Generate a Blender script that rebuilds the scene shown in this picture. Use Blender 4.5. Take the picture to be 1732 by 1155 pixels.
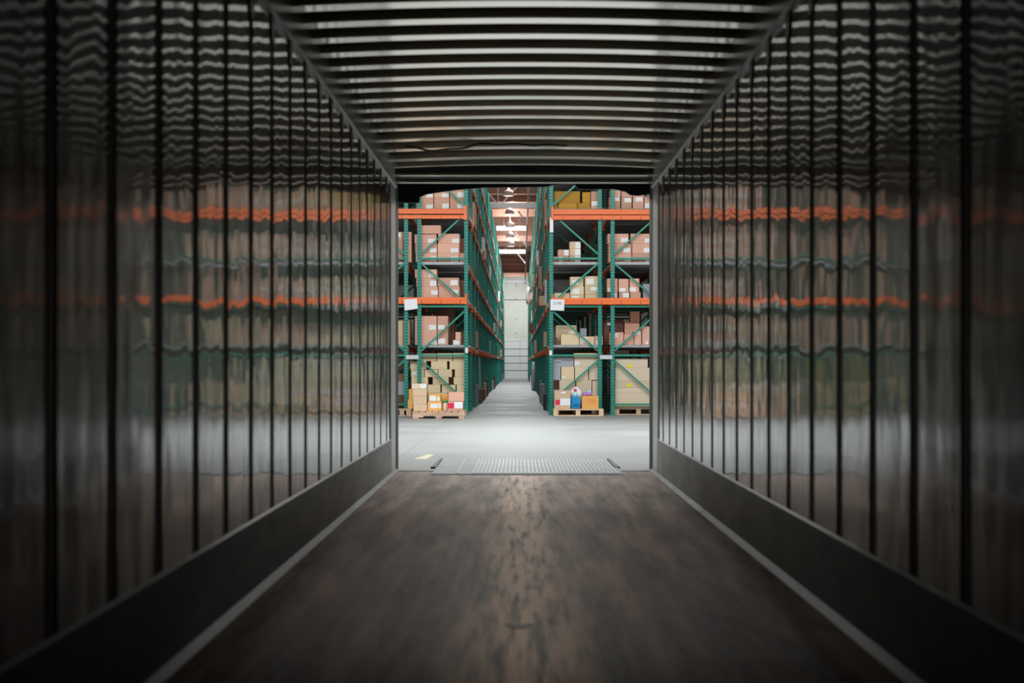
import bpy, bmesh, math, random
from mathutils import Vector, Matrix

random.seed(11)
SC = bpy.context.scene
COL = SC.collection
for o in list(bpy.data.objects):
    bpy.data.objects.remove(o)

# ------------------------------------------------------------------ camera
F = 2653.0            # focal length in pixels of the 1732 px wide frame
VX, VY, EYE = 878.0, 615.0, 1.03
cam_d = bpy.data.cameras.new('camera')
cam = bpy.data.objects.new('camera', cam_d)
COL.objects.link(cam)
cam.location = (0, 0, EYE)
cam.rotation_euler = (math.pi / 2, 0, 0)
cam_d.sensor_width = 36.0
cam_d.lens = F / 1732.0 * 36.0
cam_d.shift_x = -(VX - 866.0) / 1732.0
cam_d.shift_y = (VY - 577.5) / 1732.0
cam_d.clip_end = 400
cam_d.dof.use_dof = True
cam_d.dof.focus_distance = 33.0
cam_d.dof.aperture_fstop = 2.6
SC.camera = cam

# ------------------------------------------------------------------ world, exposure, main lights
SC.view_settings.view_transform = 'Standard'
SC.view_settings.look = 'None'
SC.view_settings.gamma = 1.0
SC.view_settings.use_curve_mapping = False
SC.view_settings.exposure = 0.0
w = bpy.data.worlds.new('world'); SC.world = w
w.use_nodes = True
w.node_tree.nodes['Background'].inputs[0].default_value = (0.6, 0.7, 0.8, 1)
w.node_tree.nodes['Background'].inputs[1].default_value = 0.02


def area(name, loc, sx, sy, power, col=(1, 1, 1), rot=(0, 0, 0)):
    d = bpy.data.lights.new(name, 'AREA')
    d.shape = 'RECTANGLE'; d.size = sx; d.size_y = sy
    d.energy = power; d.color = col
    o = bpy.data.objects.new(name, d); COL.objects.link(o)
    o.location = loc; o.rotation_euler = rot
    return o


COOL = (0.92, 1.0, 1.0)
# fluorescent rows over the loading apron, then unseen fill lights added along the aisle
area('apron_lamp_and_fill', (0.3, 20.0, 7.4), 16, 0.3, 1080, (0.9, 0.97, 1.0), (math.radians(38), 0, 0))
area('apron_lamp_and_fill', (0.3, 23.0, 7.4), 16, 0.3, 640, (0.84, 0.93, 1.0), (math.radians(-12), 0, 0))
area('apron_lamp_and_fill', (0.3, 27.0, 5.8), 16, 0.4, 540, (1.0, 0.99, 0.95), (math.radians(-55), 0, 0))  # added flood without a fixture, tilted to brighten the trailer floor
for y in (36, 45, 54, 63, 74, 86, 98):
    area('aisle_fill_light', (-0.2, y, 7.9 if y < 70 else 6.8), 0.5, 6.0, 130 if y < 50 else 230, COOL)
area('end_wall_fill', (-0.2, 104.5, 6.6), 1.4, 0.6, 290, COOL, (math.radians(25), 0, 0))  # unseen fill added to brighten the end wall


# ------------------------------------------------------------------ materials


def mat(name, col, rough=0.6, metal=0.0, spec=0.5, emit=None, estr=0.0):
    m = bpy.data.materials.new(name); m.use_nodes = True
    b = m.node_tree.nodes['Principled BSDF']
    b.inputs['Base Color'].default_value = (*col, 1)
    b.inputs['Roughness'].default_value = rough
    b.inputs['Metallic'].default_value = metal
    b.inputs['Specular IOR Level'].default_value = spec
    if emit:
        b.inputs['Emission Color'].default_value = (*emit, 1)
        b.inputs['Emission Strength'].default_value = estr
    return m


class NT:
    """small helper around a node tree"""
    def __init__(s, m):
        s.t = m.node_tree; s.b = s.t.nodes['Principled BSDF']

    def n(s, kind, **kw):
        x = s.t.nodes.new(kind)
        for k, v in kw.items():
            setattr(x, k, v)
        return x

    def l(s, a, b):
        s.t.links.new(a, b)

    def coord(s, out='Object', scale=(1, 1, 1)):
        c = s.n('ShaderNodeTexCoord'); m = s.n('ShaderNodeMapping')
        m.inputs['Scale'].default_value = scale
        s.l(c.outputs[out], m.inputs['Vector'])
        return m.outputs['Vector']

    def noise(s, vec, scale, detail=3, rough=0.5):
        x = s.n('ShaderNodeTexNoise')
        x.inputs['Scale'].default_value = scale
        x.inputs['Detail'].default_value = detail
        x.inputs['Roughness'].default_value = rough
        s.l(vec, x.inputs['Vector'])
        return x.outputs['Fac']

    def ramp(s, fac, stops):
        r = s.n('ShaderNodeValToRGB')
        e = r.color_ramp.elements
        e[0].position, e[0].color = stops[0][0], (*stops[0][1], 1)
        e[1].position, e[1].color = stops[-1][0], (*stops[-1][1], 1)
        for p, c in stops[1:-1]:
            q = e.new(p); q.color = (*c, 1)
        s.l(fac, r.inputs['Fac'])
        return r.outputs['Color']

    def math(s, op, a, b=None, c=None):
        x = s.n('ShaderNodeMath', operation=op)
        for i, v in enumerate((a, b, c)):
            if v is None:
                continue
            if isinstance(v, (int, float)):
                x.inputs[i].default_value = v
            else:
                s.l(v, x.inputs[i])
        return x.outputs[0]

    def mix(s, fac, a, b, mode='MIX'):
        x = s.n('ShaderNodeMix', data_type='RGBA', blend_type=mode)
        for sock, v in ((x.inputs['Factor'], fac), (x.inputs['A'], a), (x.inputs['B'], b)):
            if isinstance(v, (int, float)):
                sock.default_value = v
            elif isinstance(v, tuple):
                sock.default_value = (*v, 1)
            else:
                s.l(v, sock)
        return x.outputs['Result']

    def bump(s, height, strength=0.3, dist=0.01):
        x = s.n('ShaderNodeBump')
        x.inputs['Strength'].default_value = strength
        x.inputs['Distance'].default_value = dist
        s.l(height, x.inputs['Height'])
        s.l(x.outputs['Normal'], s.b.inputs['Normal']); s.l(x.outputs['Normal'], s.b.inputs['Coat Normal'])


def noisy(name, a, b, scale, rough=0.6, stretch=(1, 1, 1), bump=0.0, spec=0.5, metal=0.0, lo=0.35, hi=0.65):
    m = mat(name, a, rough, metal, spec); t = NT(m)
    v = t.coord('Object', stretch)
    f = t.noise(v, scale, 5, 0.6)
    t.l(t.ramp(f, [(lo, a), (hi, b)]), t.b.inputs['Base Color'])
    if bump:
        t.bump(f, bump, 0.01)
    return m


def carton_mat(name, col, var=0.25):
    m = mat(name, col, 0.75, 0, 0.25); t = NT(m)
    oi = t.n('ShaderNodeObjectInfo')
    v = t.coord('Object')
    f = t.noise(v, 6.0, 4, 0.6)
    lo = tuple(c * (1 - var) for c in col); hi = tuple(min(1, c * (1 + var * 0.55)) for c in col)
    c1 = t.mix(oi.outputs['Random'], lo, hi)
    c2 = t.mix(t.math('MULTIPLY', f, 0.25), c1, tuple(c * 0.7 for c in col))
    t.l(c2, t.b.inputs['Base Color'])
    return m


M = {}
# trailer lining: glossy painted sheet steel with shallow dents, dull grey film over it
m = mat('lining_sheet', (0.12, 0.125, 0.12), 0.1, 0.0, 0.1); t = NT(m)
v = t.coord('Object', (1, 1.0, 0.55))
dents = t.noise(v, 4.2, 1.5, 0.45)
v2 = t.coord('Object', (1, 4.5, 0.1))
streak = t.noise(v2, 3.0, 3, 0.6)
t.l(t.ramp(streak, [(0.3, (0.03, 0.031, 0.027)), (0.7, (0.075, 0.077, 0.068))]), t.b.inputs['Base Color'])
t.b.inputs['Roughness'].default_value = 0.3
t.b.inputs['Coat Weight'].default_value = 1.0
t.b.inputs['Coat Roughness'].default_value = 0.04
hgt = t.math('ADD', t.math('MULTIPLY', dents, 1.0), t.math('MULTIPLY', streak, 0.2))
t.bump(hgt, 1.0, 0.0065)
M['lining'] = m
M['groove'] = mat('seam_groove', (0.02, 0.021, 0.02), 0.55, 0, 0.3)
M['kick'] = noisy('kick_plate', (0.3, 0.295, 0.28), (0.46, 0.455, 0.43), 3.5, 0.5, (1, 0.6, 2.0), 0.15)
M['post_metal'] = noisy('corner_post_metal', (0.6, 0.62, 0.62), (0.7, 0.72, 0.72), 4, 0.38, (1, 1, 0.3), 0.05, 0.5, 0.6)
M['rail'] = noisy('rail_metal', (0.42, 0.4, 0.37), (0.54, 0.52, 0.48), 5, 0.36, (1, 0.3, 1), 0.1)
M['angle'] = noisy('floor_angle', (0.07, 0.062, 0.055), (0.16, 0.145, 0.13), 6, 0.6, (1, 0.4, 1))
M['bow'] = noisy('bow_metal', (0.88, 0.82, 0.72), (0.95, 0.9, 0.8), 3, 0.14, (0.3, 1, 1), 0, 0.5, 0.92)
M['skin'] = mat('roof_skin', (0.012, 0.012, 0.013), 0.8, 0, 0.03)
M['frame_metal'] = noisy('rear_frame', (0.05, 0.055, 0.055), (0.1, 0.105, 0.1), 5, 0.45)
M['black'] = noisy('black_fabric', (0.015, 0.019, 0.02), (0.035, 0.042, 0.042), 5, 0.6, (1, 1, 1), 0.3)
M['rubber'] = mat('black_rubber', (0.012, 0.013, 0.013), 0.6)
# trailer floor: worn laminated hardwood, scraped pale along the middle
m = mat('trailer_wood', (0.1, 0.08, 0.07), 0.5, 0.0, 0.02); t = NT(m)
vo = t.coord('Object', (1, 1, 1))
sep = t.n('ShaderNodeSeparateXYZ'); t.l(vo, sep.inputs[0])
vs = t.coord('Object', (3.6, 0.3, 1)); f1 = t.noise(vs, 2.0, 6, 0.62)
vb = t.coord('Object', (2.2, 0.5, 1)); f2 = t.noise(vb, 1.6, 4, 0.6)
vg = t.coord('Object', (40, 0.8, 1)); f3 = t.noise(vg, 1.5, 2, 0.5)
base = t.ramp(f1, [(0.38, (0.14, 0.076, 0.054)), (0.5, (0.42, 0.27, 0.2)), (0.62, (0.68, 0.48, 0.38))])
base = t.mix(t.math('MULTIPLY', f2, 0.55), base, (0.09, 0.06, 0.048))
base = t.mix(t.math('MULTIPLY', f3, 0.22), base, (0.05, 0.04, 0.035))
dx = t.math('SUBTRACT', sep.outputs[0], 0.02)
g = t.math('DIVIDE', dx, 0.2)
g = t.math('POWER', 2.718, t.math('MULTIPLY', t.math('MULTIPLY', g, g), -1.0))
vw = t.coord('Object', (8, 0.5, 1)); f4 = t.noise(vw, 2.6, 5, 0.65)
wear = t.math('MULTIPLY', g, t.ramp(f4, [(0.4, (0, 0, 0)), (0.54, (1, 1, 1))]))
base = t.mix(t.math('MULTIPLY', wear, 0.8), base, (0.85, 0.68, 0.54))
# tone turns paler and greyer over the last metres before the doors
door_tint = t.n('ShaderNodeMapRange'); door_tint.inputs['From Min'].default_value = 8.0; door_tint.inputs['From Max'].default_value = 15.0
t.l(sep.outputs[1], door_tint.inputs['Value'])
df = t.math('MULTIPLY', door_tint.outputs['Result'], t.ramp(f2, [(0.25, (0.4,) * 3), (0.75, (1,) * 3)]))
base = t.mix(t.math('MULTIPLY', df, 0.75), base, (0.4, 0.375, 0.36))
t.l(base, t.b.inputs['Base Color'])
t.b.inputs['Roughness'].default_value = 0.52
pol = t.math('ADD', t.ramp(f1, [(0.4, (0.03,) * 3), (0.62, (0.14,) * 3)]), t.math('MULTIPLY', wear, 0.2))
t.l(pol, t.b.inputs['Metallic'])
t.b.inputs['Specular Tint'].default_value = (1.0, 0.8, 0.66, 1)
t.bump(f1, 0.12, 0.003)
M['wood'] = m
# concrete of the warehouse
m = mat('concrete', (0.55, 0.56, 0.55), 0.35, 0, 0.1); t = NT(m)
v = t.coord('Object', (1, 1, 1)); f1 = t.noise(v, 0.5, 5, 0.6)
vs = t.coord('Object', (3.5, 0.08, 1)); f2 = t.noise(vs, 1.2, 4, 0.6)
sep = t.n('ShaderNodeSeparateXYZ'); t.l(v, sep.inputs[0])
c = t.ramp(f1, [(0.3, (0.265, 0.275, 0.265)), (0.7, (0.335, 0.35, 0.35))])
aisle = t.n('ShaderNodeMapRange'); aisle.inputs['From Min'].default_value = 29.5; aisle.inputs['From Max'].default_value = 33.0
t.l(sep.outputs[1], aisle.inputs['Value'])
c = t.mix(t.math('MULTIPLY', aisle.outputs['Result'], t.ramp(f2, [(0.42, (0.45,) * 3), (0.66, (0,) * 3)])), c, (0.3, 0.32, 0.35))
fy = t.math('ABSOLUTE', t.math('SUBTRACT', t.math('FRACT', t.math('DIVIDE', t.math('SUBTRACT', sep.outputs[1], 15.4), 5.2)), 0.5))
jy = t.math('LESS_THAN', fy, 0.004)
fx = t.math('ABSOLUTE', t.math('SUBTRACT', t.math('FRACT', t.math('DIVIDE', t.math('ADD', sep.outputs[0], 3.5), 4.4)), 0.5))
jx = t.math('LESS_THAN', fx, 0.004)
c = t.mix(t.math('MULTIPLY', t.math('MAXIMUM', jx, jy), 0.55), c, (0.25, 0.25, 0.25))
t.l(c, t.b.inputs['Base Color'])
t.l(t.ramp(f1, [(0.3, (0.42,) * 3), (0.7, (0.6,) * 3)]), t.b.inputs['Roughness'])
M['concrete'] = m
M['tilt_wall'] = noisy('painted_wall', (0.64, 0.64, 0.58), (0.72, 0.72, 0.66), 0.7, 0.7)
M['white_door'] = mat('white_door_paint', (0.8, 0.82, 0.8), 0.5)
M['seam'] = mat('dark_seam', (0.25, 0.25, 0.24), 0.7)
m = mat('roof_boards', (0.3, 0.16, 0.1), 0.75); t = NT(m)
v = t.coord('Object', (0.25, 1, 1)); f = t.noise(v, 1.4, 3, 0.6)
t.l(t.ramp(f, [(0.35, (0.5, 0.29, 0.21)), (0.65, (0.75, 0.46, 0.34))]), t.b.inputs['Base Color'])
M['boards'] = m
M['purlin'] = mat('purlin_wood', (0.36, 0.2, 0.15), 0.75)
M['steel_white'] = mat('white_truss_paint', (0.5, 0.54, 0.57), 0.5)
M['steel_grey'] = mat('grey_girder_paint', (0.16, 0.15, 0.15), 0.5)
M['tube'] = mat('lit_tube', (0.9, 0.95, 0.9), 0.4, 0, 0.5, (0.95, 1.0, 0.95), 4.0)
M['lamp_shell'] = mat('lamp_shell', (0.6, 0.55, 0.52), 0.4)
M['lamp_lens'] = mat('lamp_lens', (0.85, 0.8, 0.75), 0.4, 0, 0.5, (1.0, 0.93, 0.88), 0.7)
# racking
TEAL = (0.018, 0.25, 0.185)
m = mat('teal_post', TEAL, 0.42); t = NT(m)
v = t.coord('Object'); sep = t.n('ShaderNodeSeparateXYZ'); t.l(v, sep.inputs[0])
hx = t.math('LESS_THAN', t.math('ABSOLUTE', t.math('SUBTRACT', t.math('ABSOLUTE', sep.outputs[0]), 0.019)), 0.0105)
hz = t.math('LESS_THAN', t.math('ABSOLUTE', t.math('SUBTRACT', t.math('FRACT', t.math('DIVIDE', sep.outputs[2], 0.062)), 0.5)), 0.24)
geo = t.n('ShaderNodeNewGeometry'); sn = t.n('ShaderNodeSeparateXYZ'); t.l(geo.outputs['Normal'], sn.inputs[0])
front = t.math('GREATER_THAN', t.math('ABSOLUTE', sn.outputs[1]), 0.7)
f = t.noise(v, 3.0, 3)
c = t.ramp(f, [(0.3, (0.012, 0.25, 0.19)), (0.7, (0.022, 0.33, 0.255))])
c = t.mix(t.math('MULTIPLY', t.math('MULTIPLY', hx, hz), front), c, (0.004, 0.05, 0.05))
t.l(c, t.b.inputs['Base Color'])
M['post'] = m
M['teal'] = noisy('teal_brace', (0.012, 0.23, 0.155), (0.024, 0.3, 0.21), 3, 0.42)
M['orange'] = noisy('orange_beam', (0.86, 0.155, 0.03), (0.93, 0.2, 0.045), 2.5, 0.4, (0.5, 0.5, 4))
M['slot'] = mat('beam_slot', (0.35, 0.04, 0.01), 0.7)
M['deck'] = noisy('galvanised_deck', (0.3, 0.31, 0.33), (0.42, 0.43, 0.45), 2, 0.4, (4, 0.4, 1), 0, 0.5, 0.4)
M['plate'] = mat('pale_plate', (0.6, 0.62, 0.64), 0.5)
M['paper'] = mat('white_paper', (0.86, 0.86, 0.9), 0.6)
M['ink'] = mat('grey_ink', (0.12, 0.12, 0.13), 0.7)
m = mat('printed_label', (0.8, 0.8, 0.8), 0.55); t = NT(m)
v = t.coord('Object', (30, 30, 45)); f = t.noise(v, 1.6, 2)
t.l(t.ramp(f, [(0.36, (0.6, 0.62, 0.62)), (0.5, (0.88, 0.88, 0.87))]), t.b.inputs['Base Color'])
M['label'] = m
# goods
M['brown'] = carton_mat('brown_carton', (0.77, 0.43, 0.325))
M['kraft'] = carton_mat('kraft_carton', (0.76, 0.6, 0.39), 0.15)
M['tan'] = carton_mat('tan_carton', (0.74, 0.53, 0.35), 0.15)
M['pale'] = carton_mat('pale_wrapped_carton', (0.74, 0.6, 0.45), 0.12)
M['ochre'] = carton_mat('ochre_carton', (0.55, 0.29, 0.045), 0.2)
M['amber'] = carton_mat('amber_carton', (0.85, 0.44, 0.13), 0.1)
M['darkbox'] = carton_mat('dark_and_shaded_carton', (0.2, 0.1, 0.075), 0.3)  # also for cartons deep in the bays, their shade painted into the colour
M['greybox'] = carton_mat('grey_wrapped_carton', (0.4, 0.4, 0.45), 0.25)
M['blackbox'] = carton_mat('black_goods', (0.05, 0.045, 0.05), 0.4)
M['tape'] = mat('pale_tape', (0.68, 0.5, 0.36), 0.3)
M['red'] = mat('red_label', (0.75, 0.02, 0.06), 0.5)
M['orangeprint'] = mat('orange_print', (0.85, 0.3, 0.1), 0.6)
M['yellow'] = mat('yellow_sticker', (0.85, 0.7, 0.03), 0.5)
M['blue'] = noisy('blue_film', (0.005, 0.22, 0.5), (0.02, 0.36, 0.65), 8, 0.25)
M['navy'] = mat('navy_print', (0.005, 0.05, 0.22), 0.4)
M['white_plastic'] = noisy('white_plastic', (0.75, 0.73, 0.75), (0.85, 0.84, 0.86), 6, 0.35, (1, 1, 1), 0.4)
M['lilac'] = noisy('lilac_film', (0.4, 0.12, 0.6), (0.6, 0.35, 0.78), 9, 0.3)
M['pink'] = mat('pink_plastic', (0.8, 0.03, 0.13), 0.4)
M['aqua'] = mat('aqua_plastic', (0.45, 0.72, 0.74), 0.4)
M['green'] = mat('green_plastic', (0.02, 0.3, 0.12), 0.4)
M['pallet'] = noisy('pallet_wood', (0.5, 0.3, 0.21), (0.72, 0.5, 0.36), 4, 0.7, (1, 6, 6))
M['palletpale'] = noisy('pale_pallet_wood', (0.66, 0.46, 0.27), (0.8, 0.6, 0.4), 4, 0.7, (1, 6, 6))
M['film'] = noisy('stretch_film', (0.45, 0.48, 0.5), (0.7, 0.72, 0.74), 4, 0.2, (3, 3, 0.5), 0.4)
M['treadsteel'] = noisy('tread_steel', (0.2, 0.24, 0.23), (0.27, 0.31, 0.3), 3, 0.5, (1, 1, 1), 0, 0.2, 0.0)
M['treadrib'] = noisy('tread_rib', (0.42, 0.47, 0.46), (0.5, 0.54, 0.53), 3, 0.45, (1, 1, 1), 0, 0.3, 0.0)
M['yellowpost'] = mat('yellow_paint', (0.75, 0.6, 0.02), 0.4)
M['yellowworn'] = noisy('worn_yellow_paint', (0.56, 0.55, 0.45), (0.66, 0.58, 0.25), 9, 0.5)

# ------------------------------------------------------------------ mesh helpers


def BM():
    return bmesh.new()


def box(bm, x0, x1, y0, y1, z0, z1):
    vs = [bm.verts.new(p) for p in ((x0, y0, z0), (x1, y0, z0), (x1, y1, z0), (x0, y1, z0),
                                    (x0, y0, z1), (x1, y0, z1), (x1, y1, z1), (x0, y1, z1))]
    for f in ((0, 3, 2, 1), (4, 5, 6, 7), (0, 1, 5, 4), (1, 2, 6, 5), (2, 3, 7, 6), (3, 0, 4, 7)):
        bm.faces.new([vs[i] for i in f])
    return vs


def bar(bm, a, b, wx, wy):
    """rectangular bar from a to b"""
    a, b = Vector(a), Vector(b); d = (b - a).normalized()
    up = Vector((0, 1, 0)) if abs(d.y) < 0.9 else Vector((1, 0, 0))
    s = d.cross(up).normalized() * wx / 2; u = up.cross(s).normalized() * 0 + (d.cross(s)).normalized() * wy / 2
    vs = [bm.verts.new(p) for p in (a - s - u, a + s - u, a + s + u, a - s + u, b - s - u, b + s - u, b + s + u, b - s + u)]
    for f in ((0, 3, 2, 1), (4, 5, 6, 7), (0, 1, 5, 4), (1, 2, 6, 5), (2, 3, 7, 6), (3, 0, 4, 7)):
        bm.faces.new([vs[i] for i in f])


def prism(bm, pts, axis, a, b):
    """extrude a 2-D outline between a and b along axis ('x','y','z')"""
    def P(p, t):
        return {'x': (t, p[0], p[1]), 'y': (p[0], t, p[1]), 'z': (p[0], p[1], t)}[axis]
    A = [bm.verts.new(P(p, a)) for p in pts]; B = [bm.verts.new(P(p, b)) for p in pts]
    n = len(pts)
    bm.faces.new(A[::-1]); bm.faces.new(B)
    for i in range(n):
        bm.faces.new((A[i], A[(i + 1) % n], B[(i + 1) % n], B[i]))


def lathe(bm, prof, seg=20, c=(0, 0, 0)):
    rings = []
    for r, z in prof:
        rings.append([bm.verts.new((c[0] + r * math.cos(2 * math.pi * i / seg), c[1] + r * math.sin(2 * math.pi * i / seg), c[2] + z)) for i in range(seg)])
    for a, b in zip(rings, rings[1:]):
        for i in range(seg):
            bm.faces.new((a[i], a[(i + 1) % seg], b[(i + 1) % seg], b[i]))
    bm.faces.new(rings[0][::-1]); bm.faces.new(rings[-1])


def fin(name, bm, m, parent=None, smooth=False, bevel=0.0, loc=None):
    bmesh.ops.recalc_face_normals(bm, faces=bm.faces)
    me = bpy.data.meshes.new(name); bm.to_mesh(me); bm.free()
    for mm in (m if isinstance(m, (list, tuple)) else (m,)):
        me.materials.append(mm)
    if smooth:
        for p in me.polygons:
            p.use_smooth = True
    o = bpy.data.objects.new(name, me); COL.objects.link(o)
    if parent:
        o.parent = parent
    if loc:
        o.location = loc
    if bevel:
        b = o.modifiers.new('bevel', 'BEVEL'); b.width = bevel; b.segments = 2; b.limit_method = 'ANGLE'
    return o


def empty(name, loc=(0, 0, 0), parent=None):
    o = bpy.data.objects.new(name, None); COL.objects.link(o)
    o.location = loc; o.empty_display_size = 0.1
    if parent:
        o.parent = parent
    return o


def tag(o, label=None, cat=None, group=None, kind=None):
    if label: o['label'] = label
    if cat: o['category'] = cat
    if group: o['group'] = group
    if kind: o['kind'] = kind
    return o


def struct(o, label, cat):
    return tag(o, label, cat, None, 'structure')


def clone(o, parent=None, loc=None):
    c = o.copy(); COL.objects.link(c)
    if parent: c.parent = parent
    if loc is not None: c.location = loc
    for ch in list(o.children):
        clone(ch, c)
    return c


def px(x, Y):
    return (x - VX) * Y / F


def pz(y, Y):
    return EYE + (VY - y) * Y / F


# ------------------------------------------------------------------ trailer shell
XL, XR, YN, YD, HT = -1.193, 1.290, -1.2, 15.0, 2.857


def lining(name, xw, side, first, label):
    """ribbed side wall: flat sheets between double-grooved seam posts; side = +1 when the wall faces +x"""
    seams = []
    y = first
    while y > YN + 0.3: y -= 0.595
    y += 0.595
    while y < YD - 0.12:
        seams.append(y); y += 0.595
    prof = [(YN, 0)]
    g, d = 0.06, 0.006
    for s in seams:
        prof += [(s - g, 0), (s - g + 0.004, -d), (s - 0.03, -d), (s - 0.026, -0.002), (s + 0.026, -0.002), (s + 0.03, -d), (s + g - 0.004, -d), (s + g, 0)]
    prof.append((YD, 0))
    bm = BM()
    out = [(YD, -0.07), (YN, -0.07)]
    pts = [(xw + side * p[1], p[0]) for p in prof] + [(xw + side * p[1], p[0]) for p in out]
    A = [bm.verts.new((p[0], p[1], -0.05)) for p in pts]; B = [bm.verts.new((p[0], p[1], HT + 0.1)) for p in pts]
    n = len(pts)
    for i in range(n):
        bm.faces.new((A[i], A[(i + 1) % n], B[(i + 1) % n], B[i]))
    o = fin(name, bm, [M['lining'], M['groove']])
    for p in o.data.polygons:
        c = p.center
        if abs(p.normal.x) > 0.9 and side * (c.x - xw) < -0.0015 and side * (c.x - xw) > -0.03 or abs(p.normal.y) > 0.3 and abs(c.x - xw) < 0.02 and YN + 0.1 < c.y < YD - 0.1:
            p.material_index = 1
    struct(o, label, 'wall')
    # rail with bracket plates, kick plate, floor angle
    sfx = name.split('_')[1]
    bm = BM(); prism(bm, [(xw, 2.705), (xw + side * 0.028, 2.712), (xw + side * 0.034, HT + 0.05), (xw, HT + 0.05)], 'y', YN, YD)
    r = fin('trim_1' if side > 0 else 'trim_2', bm, M['rail'])
    struct(r, 'pale grey roof rail along the top of the trailer wall, ' + ('over the higher orange reflection break' if False else ('beside the tilted-sign rack' if side > 0 else 'beside the wrapped-pallet rack')), 'roof rail')
    for i, s in enumerate(seams):
        bm = BM(); prism(bm, [(s - 0.055, 2.705), (s - 0.05, 2.60), (s + 0.0, 2.56), (s + 0.045, 2.585), (s + 0.055, 2.705)], 'x', xw - side * 0.012, xw + side * 0.008)
        fin('bracket', bm, M['rail'], r)
    bm = BM(); prism(bm, [(xw, 0.0), (xw + side * 0.012, 0.0), (xw + side * 0.011, 0.325), (xw, 0.333)], 'y', YN, YD)
    k = fin('baseboard_' + sfx, bm, M['kick'])
    struct(k, 'scuffed grey steel kick plate at the foot of the trailer wall, ' + ('tilted-sign rack side' if side > 0 else 'wrapped-pallet rack side'), 'kick plate')
    bm = BM(); prism(bm, [(xw + side * 0.012, 0.0), (xw + side * 0.05, 0.0), (xw + side * 0.05, 0.006), (xw + side * 0.016, 0.03)], 'y', YN, YD)
    a = fin('trim_3' if side > 0 else 'trim_4', bm, M['angle'])
    struct(a, 'worn pale metal angle strip between floor and kick plate, ' + ('tilted-sign rack side' if side > 0 else 'wrapped-pallet rack side'), 'floor trim')
    return seams


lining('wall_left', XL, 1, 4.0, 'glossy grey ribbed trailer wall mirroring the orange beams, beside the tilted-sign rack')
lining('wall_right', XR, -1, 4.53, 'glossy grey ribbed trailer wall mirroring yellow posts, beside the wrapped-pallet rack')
bm = BM(); box(bm, XL - 0.07, XR + 0.07, YN, YD, -0.14, 0.0)
struct(fin('floor', bm, M['wood']), 'dark worn wooden trailer floor scraped pale along its middle', 'floor')
bm = BM(); box(bm, XL - 0.07, XR + 0.07, YN - 0.08, YN, -0.14, HT + 0.15)
struct(fin('wall_back', bm, M['lining']), 'grey closed nose wall of the trailer behind the camera', 'wall')
# roof skin and its bows
bm = BM()
N = 14
for i in range(N):
    def zz(u): return HT + 0.075 + 0.03 * (1 - (2 * u - 1) ** 2)
    u0, u1 = i / N, (i + 1) / N
    x0, x1 = XL - 0.06 + (XR - XL + 0.12) * u0, XL - 0.06 + (XR - XL + 0.12) * u1
    prism(bm, [(x0, zz(u0)), (x1, zz(u1)), (x1, zz(u1) + 0.03), (x0, zz(u0) + 0.03)], 'y', YN, YD)
bmesh.ops.remove_doubles(bm, verts=bm.verts, dist=1e-5)
ceil = fin('ceiling', bm, M['skin'])
struct(ceil, 'black trailer roof skin crossed by pale curved bows', 'ceiling')
bows = [8.04 - 0.41 * k for k in range(1, 21)][::-1] + [8.04, 8.44, 8.84, 9.25, 9.67, 10.09, 10.47, 10.88, 11.3, 11.74, 12.25, 12.83, 13.42, 14.08, 14.62]
bm = BM()
prof = [(-0.078, 0.085), (-0.076, 0.006), (-0.066, 0), (0.066, 0), (0.076, 0.006), (0.078, 0.085)]
NB = 18
rows = []
for i in range(NB + 1):
    u = i / NB
    x = XL + 0.03 + (XR - XL - 0.06) * u
    z = HT - 0.012 + 0.03 * (1 - (2 * u - 1) ** 2)
    rows.append([bm.verts.new((x, p[0], z + p[1])) for p in prof])
for a, b in zip(rows, rows[1:]):
    for j in range(len(prof) - 1):
        bm.faces.new((a[j], b[j], b[j + 1], a[j + 1]))
    bm.faces.new((a[-1], b[-1], b[0], a[0]))
bm.faces.new(rows[0]); bm.faces.new(rows[-1][::-1])
bow = fin('roof_bow', bm, M['bow'], ceil)
bow.location = (0, bows[0], 0)
for y in bows[1:]:
    clone(bow, ceil, (0, y, 0))
# rear header of the trailer and rear posts
bm = BM()
prism(bm, [(14.72, HT + 0.1), (14.72, 2.80), (14.86, 2.775), (14.88, 2.75), (15.0, 2.75), (15.0, HT + 0.1)], 'x', XL, XR)
hd = fin('trim_5', bm, M['frame_metal'])
struct(hd, 'dark steel rear header of the trailer above the dock curtain', 'door header')
for z, y in ((2.80, 14.715), (2.752, 14.875)):
    bm = BM(); prism(bm, [(y - 0.012, z - 0.006), (y, z - 0.01), (y, z + 0.014), (y - 0.012, z + 0.01)], 'x', XL + 0.02, XR - 0.02)
    fin('header_lip', bm, M['bow'], hd)
for nm_, xw_, sd, word in (('trim_7', XL, 1, 'tilted-sign rack side'), ('trim_8', XR, -1, 'wrapped-pallet rack side')):
    bm = BM(); prism(bm, [(xw_ - sd * 0.02, 14.5), (xw_ + sd * 0.006, 14.5), (xw_ + sd * 0.012, 14.54), (xw_ + sd * 0.012, 15.0), (xw_ - sd * 0.02, 15.0)], 'z', 0.0, 2.78)
    struct(fin(nm_, bm, M['post_metal']), 'pale grey rear corner post of the trailer at the doorway, ' + word, 'door post')
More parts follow.
